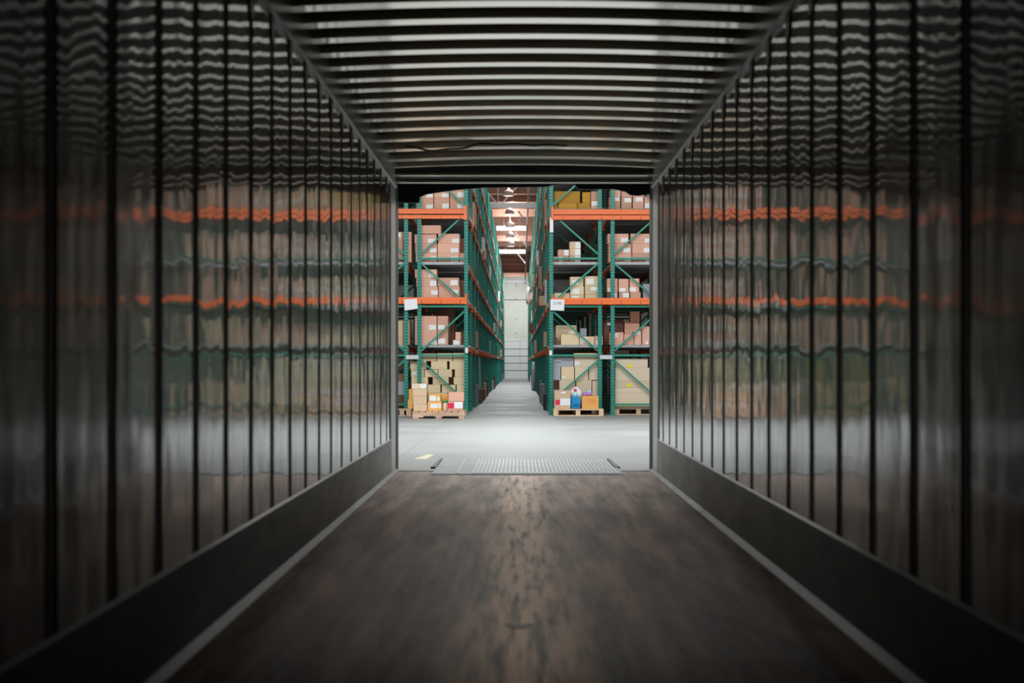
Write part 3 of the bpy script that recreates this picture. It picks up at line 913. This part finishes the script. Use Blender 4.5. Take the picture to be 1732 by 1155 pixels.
BB('A', 2, [
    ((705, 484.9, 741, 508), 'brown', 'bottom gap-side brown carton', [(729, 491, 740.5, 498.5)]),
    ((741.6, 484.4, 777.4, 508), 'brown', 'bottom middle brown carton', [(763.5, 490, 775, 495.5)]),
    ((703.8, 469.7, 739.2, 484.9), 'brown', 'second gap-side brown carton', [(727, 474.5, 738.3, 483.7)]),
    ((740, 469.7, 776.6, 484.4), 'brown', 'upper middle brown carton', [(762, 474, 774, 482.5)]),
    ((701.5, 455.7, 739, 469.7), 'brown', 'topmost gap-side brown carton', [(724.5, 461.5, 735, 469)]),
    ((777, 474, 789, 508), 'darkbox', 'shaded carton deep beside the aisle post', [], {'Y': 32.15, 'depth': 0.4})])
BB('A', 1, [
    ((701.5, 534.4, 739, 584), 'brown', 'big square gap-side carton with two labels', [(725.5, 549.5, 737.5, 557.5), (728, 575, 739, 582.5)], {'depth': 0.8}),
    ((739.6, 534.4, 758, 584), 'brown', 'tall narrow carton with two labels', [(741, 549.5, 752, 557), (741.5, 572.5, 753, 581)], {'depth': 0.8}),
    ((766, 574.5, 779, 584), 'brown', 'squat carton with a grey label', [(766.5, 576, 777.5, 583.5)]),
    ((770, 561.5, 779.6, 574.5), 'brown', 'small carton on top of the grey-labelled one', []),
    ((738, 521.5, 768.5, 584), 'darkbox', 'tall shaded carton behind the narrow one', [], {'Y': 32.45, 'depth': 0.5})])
# pile of kraft cartons on the floor bay
PALZ = 0.14


def pallet(x0, x1, y0, y1, m, label, style=0):
    e = empty('wooden_pallet', ((x0 + x1) / 2, (y0 + y1) / 2, 0)); tag(e, label, 'pallet', 'wooden pallets')
    w2, d2 = (x1 - x0) / 2, (y1 - y0) / 2
    if style == 0:     # stringer side seen: long notched boards
        for yy in (-d2, -0.02, d2 - 0.04):
            bm = BM()
            n = [(-w2, 0.0), (-w2 * 0.98, 0.0)]
            prism(bm, [(-w2, 0.02), (-w2 * 0.62, 0.02), (-w2 * 0.55, 0.05), (-w2 * 0.2, 0.05), (-w2 * 0.1, 0.02), (w2 * 0.1, 0.02), (w2 * 0.2, 0.05), (w2 * 0.72, 0.05), (w2 * 0.8, 0.02), (w2, 0.02), (w2, 0.115), (-w2, 0.115)], 'y', yy, yy + 0.04)
            fin('stringer', bm, m, e)
        for i in range(8):
            a = -w2 + 2 * w2 * i / 8
            bm = BM(); box(bm, a + 0.004, a + 2 * w2 / 8 - 0.012, -d2, d2, 0.115, PALZ); fin('deck_board', bm, m, e)
        for i in (0, 3.5, 7):
            a = -w2 + 2 * w2 * i / 8
            bm = BM(); box(bm, a + 0.004, a + 2 * w2 / 8 - 0.012, -d2, d2, 0.0, 0.02); fin('bottom_board', bm, m, e)
    else:              # end seen: blocks under a slatted deck
        for xx in (-w2, -0.055, w2 - 0.09):
            bm = BM(); box(bm, xx, xx + 0.09, -d2, d2, 0.02, 0.115); fin('stringer', bm, m, e)
            
        for i in range(7):
            a = -d2 + 2 * d2 * i / 7
            bm = BM(); box(bm, -w2, w2, a + 0.004, a + 2 * d2 / 7 - 0.02, 0.115, PALZ); fin('deck_board', bm, m, e)
        for i in (0, 3, 6):
            a = -d2 + 2 * d2 * i / 7
            bm = BM(); box(bm, -w2, w2, a, a + 0.09, 0, 0.02); fin('bottom_board', bm, m, e)
    return e


pallet(px(698, 29.45), px(786.4, 29.45), 29.45, 30.5, M['pallet'], 'reddish wooden pallet standing in front of the rack under the amber boxes', 0)
pallet(-2.46, -2.12, 30.75, 31.25, M['pallet'], 'wooden pallet end under the amber upright boxes beside the half-hidden rack', 1)
pallet(-2.0, -1.08, 31.56, 32.6, M['palletpale'], 'wooden pallet under the pile of kraft cartons', 0)
pallet(px(936, 31.0), px(1020, 31.0), 30.3 + 0.5, 31.36, M['palletpale'], 'pale wooden pallet under the blue pack by the square-sign rack', 1)
pallet(0.72, 1.55, 31.56, 32.6, M['palletpale'], 'wooden pallet hidden behind the blue pack under wrapped cartons', 1)
pallet(px(1040, YB), px(1122, YB), 31.53, 32.6, M['pallet'], 'wooden pallet under the tall wrapped load of flat cartons', 1)

kr = [((724, 664, 757, 690), 'kraft', 'bottom row carton, nearer the gap'), ((757.6, 664, 786, 690), 'kraft', 'bottom row carton, nearer the aisle'),
      ((696, 650, 722.5, 690), 'kraft', 'tall gap-end carton behind the front stack'),
      ((723, 650.5, 745, 664), 'kraft', 'second row carton beside the front stack'), ((747, 651, 770.8, 664), 'kraft', 'second row middle carton'), ((772.2, 650.5, 786, 664), 'kraft', 'second row aisle-end carton'),
      ((695.5, 637.8, 724, 650), 'kraft', 'third row gap-end carton'), ((731.6, 637.8, 759, 650.5), 'kraft', 'third row middle carton'), ((767, 637.8, 786, 650.5), 'kraft', 'third row aisle-end carton'),
      ((694.8, 624.8, 717.4, 637.8), 'kraft', 'fourth row gap-end carton with white label'), ((718, 625.5, 740.6, 637.8), 'kraft', 'fourth row second carton from the gap'), ((741, 624.8, 764.6, 637.8), 'kraft', 'fourth row third carton from the gap'), ((769, 624.8, 786, 637.8), 'tan', 'fourth row aisle-end tan carton'),
      ((693.3, 610.6, 721, 624.8), 'kraft', 'fifth row gap-end carton'), ((728.6, 611, 756.3, 624.8), 'kraft', 'fifth row middle carton'), ((760, 611, 786, 624.8), 'kraft', 'fifth row aisle-end carton'),
      ((705, 598, 738.4, 610.8), 'kraft', 'top row gap-end carton'), ((739, 597.5, 765.4, 610.8), 'kraft', 'top row middle carton'), ((765.8, 597, 786, 610.8), 'kraft', 'top row aisle-end carton')]
for r, m_, what in kr:
    lab = [(698, 629, 705, 634.5)] if 'white label' in what else []
    carton('A', 0, r, m_, what + ' of the kraft carton pile in the amber-box rack', lab, 0.45, floor=PALZ, rot=random.uniform(-0.035, 0.035), group='kraft cartons in the floor bay')

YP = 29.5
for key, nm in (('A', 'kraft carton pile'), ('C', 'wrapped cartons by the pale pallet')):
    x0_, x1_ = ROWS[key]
    bm = BM(); box(bm, x0_ + 0.05, x1_ - 0.06, 0, 1.0, 0, 1.12)  # dark filler added so the gaps between the cartons look shaded
    tag(fin('carton', bm, M['darkbox'], None, False, 0.01, (0, 32.75, 0)), 'large dark filler block added to darken the gaps behind the ' + nm, 'box')
fr = [((699, 684, 722.5, 697), 'tan', 'tan carton at the bottom of the plain four-box stack on the front pallet', []),
      ((698.3, 669.7, 722, 684), 'tan', 'second tan carton up in the four-box stack on the front pallet', []),
      ((698, 657.7, 722, 669.7), 'tan', 'third tan carton up in the four-box stack on the front pallet', []),
      ((695.8, 649, 721.8, 657.7), 'pale', 'thin carton with white label topping the four-box stack on the front pallet', [(711, 650, 720.5, 656.5)]),
      ((723, 679.3, 747, 697), 'amber', 'lower amber carton with white label on the front pallet', [(728, 682.5, 741, 690.5), (742, 682.5, 746, 690)]),
      ((725.5, 667, 745, 679.3), 'amber', 'upper amber carton with white label on the front pallet', [(726.5, 669.5, 737.5, 678), (739.5, 671, 743.8, 678)]),
      ((757, 678.7, 783.8, 697), 'brown', 'brown carton with red and white labels on the front pallet', [(757.5, 681.5, 768, 690.5, 'red', 'red_label'), (768.2, 679.8, 782.5, 690.5, 'paper')]),
      ((758.5, 663.6, 785, 678.7), 'brown', 'plain brown carton on top of the red-labelled one on the front pallet', [])]
for r, m_, lb, lab in fr:
    carton('P', 0, r, m_, lb, lab, 0.5, YP, floor=PALZ, rot=random.uniform(-0.03, 0.03), group='cartons on the front pallet', tape=('tan carton' in lb))
carton('P2', 0, (744.5, 667.3, 760, 694), 'amber', 'amber carton standing behind the white-labelled amber ones on the front pallet', [], 0.35, 30.05, floor=PALZ, group='cartons on the front pallet')
carton('P3', 0, (689.5, 675.5, 698.2, 695), 'amber', 'lower amber upright box beside the plain four-box stack', [], 0.35, 30.8, floor=PALZ, group='amber upright boxes')
carton('P3', 0, (691, 658, 698.8, 675.5), 'amber', 'upper amber upright box beside the plain four-box stack', [], 0.35, 30.8, floor=PALZ, group='amber upright boxes')
bm = BM(); lathe(bm, [(0.05, 0), (0.055, 0.01), (0.055, 0.11), (0.045, 0.13), (0.04, 0.16)], 16)
g_ = fin('jar', bm, M['pale'], None, True, 0, (px(753.8, 29.75), 29.62, PALZ)); tag(g_, 'small jar with green lid between the amber and red-labelled cartons', 'jar')
bm = BM(); lathe(bm, [(0.046, 0.155), (0.05, 0.16), (0.05, 0.195), (0.045, 0.2)], 16); fin('lid', bm, M['green'], g_, True)

BB('B', 3, [
    ((655, 407, 682, 444), 'brown', 'larger carton cut off by the doorway edge', []),
    ((682.6, 406, 696, 444), 'brown', 'carton beside the gap', []),
    ((660, 392, 681.5, 407), 'brown', 'upper carton with white label', [(670, 393.5, 678, 401)]),
    ((682, 392, 696, 406), 'brown', 'upper plain carton beside the gap', [])])
BB('B', 1, [
    ((652, 570, 682, 584), 'tan', 'lower carton cut off by the doorway edge', []), ((682.4, 570, 692.6, 584), 'tan', 'lower carton beside the gap', []),
    ((652, 542.3, 682, 570), 'tan', 'upper carton cut off by the doorway edge', []), ((682.4, 542.3, 692.6, 570), 'tan', 'upper carton beside the gap', [])])
BB('B', 0, [
    ((652, 668, 684, 690), 'darkbox', 'dark carton', [], {'floor': 0.0}), ((654, 645, 686, 668), 'greybox', 'grey wrapped carton', [], {'floor': 0.0}), ((660, 632, 690, 645), 'darkbox', 'upper dark carton', [], {'floor': 0.0})])

BB('C', 4, [
    ((936.5, 344, 944, 355), 'ochre', 'small ochre carton beside the perforated post', []),
    ((944.5, 343.5, 976.5, 355), 'ochre', 'low ochre carton under the wide one', []),
    ((977, 343.5, 998.8, 355), 'ochre', 'low ochre carton nearer the pink one', []),
    ((999.3, 339.5, 1017, 355), 'brown', 'pinkish brown carton with white label', [(1001, 340.5, 1011.8, 347.8)]),
    ((937.3, 323.5, 981.2, 343.5), 'ochre', 'wide ochre carton', []),
    ((984.6, 325, 998.8, 343.5), 'ochre', 'upright shaded ochre carton', []),
    ((999.3, 323.5, 1017, 339.5), 'brown', 'plain pinkish brown carton', [])])
BB('C', 3, [
    ((936, 434, 943, 444), 'brown', 'small low carton beside the perforated post', []),
    ((943.3, 433, 962.8, 444), 'brown', 'lower carton of the two-box stack', [(944.5, 434.5, 952, 443)]),
    ((963.2, 432.6, 982.4, 444), 'tan', 'lowest tan carton of the three-box stack', [(972.5, 433.5, 982, 443.5, 'paper')]),
    ((983, 436.5, 1012, 444), 'darkbox', 'flat dark carton', []),
    ((943.3, 422, 962.8, 433), 'brown', 'upper carton of the two-box stack', [(954, 422.6, 962, 432)]),
    ((963.2, 420.4, 982.4, 432.6), 'tan', 'middle tan carton of the three-box stack', [(972.5, 421.3, 982, 432, 'paper')]),
    ((963.2, 408.6, 982.4, 420.4), 'tan', 'top tan carton of the three-box stack', [(973, 409.2, 982, 420, )])])
BB('C', 2, [
    ((937, 495.4, 963.6, 508), 'kraft', 'low tan carton beside the square sign', []),
    ((964, 499, 988, 508), 'kraft', 'bottom tan carton of the aisle-side stack', [(968, 500.5, 979, 504)]),
    ((989, 498.3, 1012, 508), 'kraft', 'bottom tan carton of the gap-side stack', []),
    ((964, 484, 988, 499), 'kraft', 'middle tan carton of the aisle-side stack', [(967.5, 488, 979.8, 496.5)]),
    ((989, 483, 1012, 498.3), 'kraft', 'middle tan carton of the gap-side stack', [(999.7, 485.3, 1011, 491.5)]),
    ((964, 468, 987, 484), 'kraft', 'top tan carton of the aisle-side stack', [(968, 474, 979, 482.5)]),
    ((989, 467, 1012, 483), 'kraft', 'top tan carton of the gap-side stack', [(991.5, 471.5, 1004, 480)]),
    ((937, 482, 962, 495.4), 'blackbox', 'dark bundled goods', [])])
BB('C', 1, [
    ((935.5, 570.5, 943, 584), 'darkbox', 'dark red small carton beside the perforated post', []),
    ((948.5, 565.5, 979.8, 584), 'kraft', 'wide kraft carton in front', []),
    ((980.2, 569, 1005.8, 584), 'tan', 'tan carton with white label', [(981.5, 571, 993, 579.5)]),
    ((1006.2, 568, 1019.8, 584), 'tan', 'small tan carton with white label at the gap', [(1008, 576, 1018, 583)]),
    ((940, 550, 975.6, 584), 'kraft', 'kraft carton standing behind the wide one', [(962, 559.5, 971, 564.5)], {'Y': 32.1, 'depth': 0.4}),
    ((981, 555, 992.5, 584), 'greybox', 'dark grey box standing behind', [], {'Y': 32.1, 'depth': 0.4})])
BB('C', 0, [
    ((946, 642.8, 973, 690), 'pale', 'lower aisle-side wrapped carton', [], {'floor': PALZ}),
    ((935.5, 659, 945.6, 690), 'greybox', 'lowest clear-wrapped box beside the post', [], {'floor': PALZ}),
    ((974, 642.8, 1001, 690), 'pale', 'lower middle wrapped carton', [(976, 647, 980, 650, 'yellow', 'yellow_sticker')], {'floor': PALZ}),
    ((1001.6, 644, 1011.5, 690), 'pale', 'narrow lower wrapped carton at the gap', [], {'floor': PALZ}),
    ((935.5, 620.2, 948.4, 659), 'greybox', 'tall clear-wrapped box beside the post', [], {'floor': PALZ}),
    ((949, 620.2, 971.4, 642.8), 'kraft', 'kraft carton with printed lines', [(949.5, 636, 956.5, 639)], {'floor': PALZ}),
    ((972.2, 621, 995.2, 642.8), 'pale', 'middle wrapped carton of the second row', [], {'floor': PALZ}),
    ((996, 621, 1011.5, 644), 'pale', 'gap-side wrapped carton of the second row', [], {'floor': PALZ}),
    ((935.5, 603.8, 970.4, 620.2), 'greybox', 'grey wrapped box at the top', [(937, 612, 949, 613.2, 'ink', 'black_strap'), (950, 609, 969, 610.2, 'ink', 'black_strap')], {'floor': PALZ}),
    ((971, 604, 1011.5, 621), 'pale', 'big pale carton at the top', [(972, 612, 980, 617)], {'floor': PALZ}),
    ((970.5, 597.3, 1011, 604), 'kraft', 'flat kraft carton on the very top', [], {'floor': PALZ})])
YQ = 30.85
carton('Q', 0, (937.5, 660.3, 965.2, 691.5), 'tan', 'tan carton with red and white label beside the blue pack', [(949, 662.5, 956.5, 665.3, 'paper'), (939.5, 676, 947, 684.5, 'red', 'red_label'), (947.5, 674, 964.8, 685.5, 'paper')], 0.42, YQ, floor=PALZ, group='goods on the pale pallet')
carton('Q', 0, (984, 669.3, 1012.8, 691.5), 'amber', 'honey-coloured carton with orange print beside the blue pack', [(994, 675, 1008, 682, 'orangeprint', 'orange_print')], 0.42, YQ, floor=PALZ, group='goods on the pale pallet')
# blue shrink-wrapped pack of bottles
e = tag(empty('bottle_pack', (px(974, YQ), YQ + 0.02, PALZ)), 'blue shrink-wrapped pack with a pale bottle on top, between two cartons', 'pack')
bm = BM(); box(bm, -0.088, 0.088, 0, 0.3, 0, 0.25)
bmesh.ops.subdivide_edges(bm, edges=bm.edges, cuts=3, use_grid_fill=True)
for v_ in bm.verts: v_.co += Vector((math.sin(v_.co.z * 60) * 0.003, 0, 0)); v_.co.x *= 1.0 - 0.18 * max(0, v_.co.z - 0.16) / 0.09
fin('wrapped_body', bm, M['blue'], e, True, 0.01)
bm = BM(); box(bm, -0.055, 0.07, -0.004, 0.0, 0.05, 0.075); box(bm, -0.055, 0.08, -0.004, 0.0, 0.09, 0.1); fin('navy_print', bm, M['navy'], e)
bm = BM(); lathe(bm, [(0.05, 0.25), (0.055, 0.27), (0.045, 0.31), (0.022, 0.34), (0.02, 0.35)], 16, (-0.01, 0.07, 0)); b_ = fin('bottle', bm, M['aqua'], e, True)
bm = BM(); lathe(bm, [(0.03, 0.345), (0.036, 0.36), (0.028, 0.385), (0.012, 0.395)], 14, (-0.01, 0.07, 0)); fin('cap', bm, M['pink'], b_, True)


def lump(name, r, Y, depth, z0, m, label, cat, seed, group=None):
    """soft bag: a rounded, wrinkled sack on z0"""
    rnd = random.Random(seed)
    x0, x1 = px(r[0], Y), px(r[2], Y); z1 = pz(r[1], Y)
    bm = BM(); bmesh.ops.create_icosphere(bm, subdivisions=4, radius=1.0)
    ph = [rnd.uniform(0, 6) for _ in range(4)]
    for v_ in bm.verts:
        c = v_.co
        k = 1 + 0.07 * math.sin(5 * c.x + ph[0]) * math.sin(4 * c.z + ph[1]) + 0.05 * math.sin(9 * c.y + ph[2] + 5 * c.z)
        sgn = lambda q, p: math.copysign(abs(q) ** p, q)
        v_.co = Vector((sgn(c.x, 0.7) * k, sgn(c.y, 0.7) * k, max(-0.86, sgn(c.z, 0.75) * k)))
    zs = [v_.co.z for v_ in bm.verts]; lo, hi = min(zs), max(zs)
    for v_ in bm.verts:
        v_.co = Vector((v_.co.x * (x1 - x0) / 2, v_.co.y * depth / 2, (v_.co.z - lo) / (hi - lo) * (z1 - z0)))
    o = fin(name, bm, m, None, True, 0, ((x0 + x1) / 2, Y + depth / 2, z0))
    return tag(o, label, cat, group)


lump('plastic_sack', (964, 654, 985, 690), 31.12, 0.22, PALZ, M['white_plastic'], 'white plastic sack standing behind the blue pack', 'sack', 3)
zt = pz(669.3, YQ)
lump('lilac_packet', (985, 663, 1003, 669), YQ + 0.03, 0.22, zt, M['lilac'], 'lilac film packet lying on the honey-coloured carton', 'packet', 5)
carton('Q2', 0, (992, 658.5, 1000.5, 666), 'greybox', 'small aqua box standing behind the lilac packet', [(992.5, 660, 1000, 664, 'aqua', 'aqua_label')], 0.1, YQ + 0.28, floor=zt)

BB('D', 4, [
    ((1030, 333.3, 1049.3, 355), 'brown', 'carton behind the gap-side post', [(1039, 333.8, 1048, 340)]),
    ((1050.6, 333.3, 1068.7, 355), 'brown', 'second lower carton from the gap', [(1056, 335, 1067.8, 342)]),
    ((1070, 333, 1089, 355), 'brown', 'third lower carton from the gap', [(1075, 333.6, 1087, 341)]),
    ((1089.7, 332, 1110, 355), 'brown', 'fourth lower carton from the gap', [(1090.5, 344, 1099, 352)]),
    ((1032, 321, 1050, 333.3), 'brown', 'upper carton at the gap', []),
    ((1051, 322, 1070, 333.3), 'brown', 'upper carton, second from the gap', []),
    ((1070.6, 322, 1090, 333), 'brown', 'upper carton, third from the gap', [])])
BB('D', 3, [
    ((1029, 428.3, 1068.4, 444), 'brown', 'bottom carton of the gap-side stack', [(1056.5, 435, 1067.5, 442.5)]),
    ((1069, 428.3, 1108, 444), 'brown', 'bottom carton of the outer stack', [(1092, 435.5, 1100, 443)]),
    ((1029, 411.6, 1068.4, 428.3), 'brown', 'middle carton of the gap-side stack', [(1054, 419.5, 1065.5, 427)]),
    ((1069, 411.6, 1106, 428.3), 'brown', 'middle carton of the outer stack', [(1089, 419, 1099, 427)]),
    ((1027.5, 395.2, 1063.4, 411.6), 'brown', 'top carton of the gap-side stack', [(1050, 402, 1062, 409.5)]),
    ((1066.6, 395.2, 1104, 411.6), 'brown', 'top carton of the outer stack', [(1090.5, 403, 1099, 410.5)])])
BB('D', 2, [
    ((1026.6, 494, 1046, 508), 'darkbox', 'lower carton at the gap', [(1037, 495, 1043.5, 503)]),
    ((1047, 494, 1065, 508), 'brown', 'lower middle carton with white label', [(1053.5, 495.5, 1064, 503)]),
    ((1066, 494, 1084, 508), 'brown', 'lower plain outer carton', []),
    ((1026.6, 471, 1044.8, 494), 'brown', 'upper carton at the gap', [(1028, 486.5, 1036, 493)]),
    ((1046, 471.5, 1063.6, 494), 'brown', 'upper middle carton with green-white label', [(1047.5, 487, 1058, 493)]),
    ((1065, 471, 1081.6, 494), 'brown', 'upper outer carton with label', [(1064.8, 486, 1075.5, 493)]),
    ((1087.5, 480, 1104, 508), 'greybox', 'grey wrapped box near the doorway edge', [])])
BB('D', 1, [
    ((1031, 562, 1055, 584), 'brown', 'pinkish carton with grey label behind the post', [(1040, 563.5, 1045, 570.5)]),
    ((1055.5, 565.5, 1072, 584), 'brown', 'shaded carton next to the pinkish one', []),
    ((1072.5, 559, 1085, 584), 'brown', 'upright carton with green-white label', [(1073, 560, 1083, 566)]),
    ((1086, 552, 1106, 584), 'brown', 'pinkish carton near the doorway edge', [(1092.5, 577, 1096, 582, 'paper')]),
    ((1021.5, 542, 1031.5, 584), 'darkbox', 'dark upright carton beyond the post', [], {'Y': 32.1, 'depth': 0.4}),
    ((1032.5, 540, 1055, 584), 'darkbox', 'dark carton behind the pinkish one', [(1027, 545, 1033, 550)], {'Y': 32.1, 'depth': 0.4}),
    ((1056, 544.5, 1082, 584), 'brown', 'carton standing behind the upright one', [], {'Y': 32.1, 'depth': 0.4}),
    ((1066, 526.6, 1082.2, 544.5), 'brown', 'small carton on the highest stack', [], {'Y': 32.1, 'depth': 0.4})])
WY = (1060.5, 616.5, 1068.5, 622.5)
BB('D', 0, [
    ((1040, 664, 1122, 688), 'pale', 'bottom flat carton of the wrapped pallet', [(1060, 681.3, 1067.5, 686.5, 'yellow', 'yellow_sticker')], {'floor': PALZ, 'depth': 0.95}),
    ((1040, 656, 1122, 664), 'pale', 'thin second layer carton of the wrapped pallet', [], {'floor': PALZ, 'depth': 0.95}),
    ((1040, 644, 1120, 656), 'pale', 'third layer carton with sticker of the wrapped pallet', [(1060, 648.5, 1067.6, 654.6, 'yellow', 'yellow_sticker')], {'floor': PALZ, 'depth': 0.95}),
    ((1040.5, 622, 1120, 644), 'pale', 'fourth layer carton of the wrapped pallet', [], {'floor': PALZ, 'depth': 0.95}),
    ((1041, 606.6, 1096, 622), 'pale', 'topmost carton with sticker of the wrapped pallet', [(1061, 616, 1069, 621.6, 'yellow', 'yellow_sticker')], {'floor': PALZ, 'depth': 0.9})])

# goods on the outer racks that the trailer walls mirror
for key, word in (('E', 'past the half-hidden rack'), ('G', 'past the wrapped-pallet rack'), ('B', ''), ('D', '')):
    x0, x1 = ROWS[key]
    if not word: continue
    for li, z in enumerate([0.0] + LV[:4]):
        for q in range(2):
            cx = x0 + 0.28 + 0.46 * q; h = random.uniform(0.45, 0.75)
            bm = BM(); box(bm, -0.22, 0.22, 0, 0.9, 0, h)
            c_ = fin('carton', bm, M[random.choice(['brown', 'tan', 'brown'])], None, False, 0.008, (cx, YB, z))
            tag(c_, ['floor-level', 'second-tier', 'third-tier', 'fourth-tier', 'fifth-tier'][li] + ' ' + ['nearer', 'outer'][q if key == 'G' else 1 - q] + ' carton mirrored in the trailer wall ' + word, 'box', 'cartons mirrored in the trailer walls')
for x, lab in ((-3.75, 'yellow steel guard post mirrored in the trailer wall, nearer of two'), (-5.1, 'yellow steel guard post mirrored in the trailer wall, farther of two')):
    bm = BM(); lathe(bm, [(0.08, 0), (0.08, 1.1), (0.06, 1.16), (0.02, 1.18)], 20)
    tag(fin('guard_post', bm, M['yellowpost'], None, True, 0, (x, 30.6, 0)), lab, 'post', 'yellow guard posts')

# things that stick out into the aisle
def aisle_box(x0, y0, x1, y1, Y, m, label, zlev, depth=0.5, name='carton'):
    a, b = px(x0, Y), px(x1, Y)
    z1 = pz(y0, Y); z0 = zlev
    bm = BM(); box(bm, a, b, 0, depth, 0, max(0.1, z1 - z0))
    return tag(fin(name, bm, M[m], None, False, 0.008, (0, Y, z0)), label, 'box', 'cartons along the aisle')


aisle_box(912, 500.5, 925.5, 521, 35.2, 'tan', 'tan carton jutting into the aisle behind the square paper sign', LV[1], 0.6)
aisle_box(895, 547, 904, 562, 66, 'darkbox', 'reddish carton jutting into the aisle midway down the square-sign rack', LV[1], 0.6)
aisle_box(911, 450, 917, 478, 42.6, 'brown', 'upright pinkish carton by the aisle high behind the perforated post', LV[2], 0.5)
lump('wrapped_bundle', (889.5, 484, 899, 526), 81, 1.6, LV[3] + 0.005, M['white_plastic'], 'white plastic bundle spilling over an aisle shelf far down the square-sign row', 'bundle', 8)
lump('wrapped_load', (898.5, 612, 906, 655), 60, 1.0, 0.0, M['film'], 'grey film-wrapped load on the aisle floor of the square-sign row', 'load', 9)
lump('wrapped_load', (804, 602, 813, 684), 40.6, 0.9, 0.0, M['film'], 'tall film-wrapped load on the aisle floor of the amber-box row', 'load', 10)
for xs_, Y, z, h, lab in ((0.70, 44.0, LV[4], 0.5, 'upper white paper roll by the aisle high in the square-sign row'), (0.70, 44.3, LV[3], 0.62, 'lower white paper roll by the aisle high in the square-sign row')):
    bm = BM(); lathe(bm, [(0.055, 0), (0.06, 0.01), (0.06, h), (0.05, h + 0.01)], 16)
    tag(fin('paper_roll', bm, M['paper'], None, True, 0, (xs_, Y, z)), lab, 'roll')
rnd = random.Random(4)
for side, key, nm in ((1, 'A', 'amber-box'), (-1, 'C', 'square-sign')):
    x0, x1 = ROWS[key]
    for i in range(1, 24):
        for li in range(0, 5):
            if rnd.random() < (0.25 if i < 9 else 0.5): continue
            z = 0.0 if li == 0 else LV[li - 1]
            wd = rnd.uniform(0.7, 0.9); h = rnd.uniform(0.3, 0.57); dp = rnd.uniform(1.0, 1.9)
            xe = (x1 - rnd.uniform(-0.07, 0.1)) if side > 0 else (x0 + rnd.uniform(-0.07, 0.1))
            xa, xb = (xe - wd, xe) if side > 0 else (xe, xe + wd)
            y = Y0 + i * PITCH + PD + 0.15 + rnd.uniform(0, 0.5)
            bm = BM(); box(bm, xa, xb, 0, dp, 0, h)
            c_ = fin('carton', bm, M[rnd.choice(['brown', 'tan', 'darkbox', 'darkbox', 'blackbox', 'greybox', 'white_plastic'])], None, False, 0, (0, y, z))
            tag(c_, 'carton showing between teal posts deep along the aisle in the ' + nm + ' row', 'box', 'cartons deep in the ' + nm + ' row')
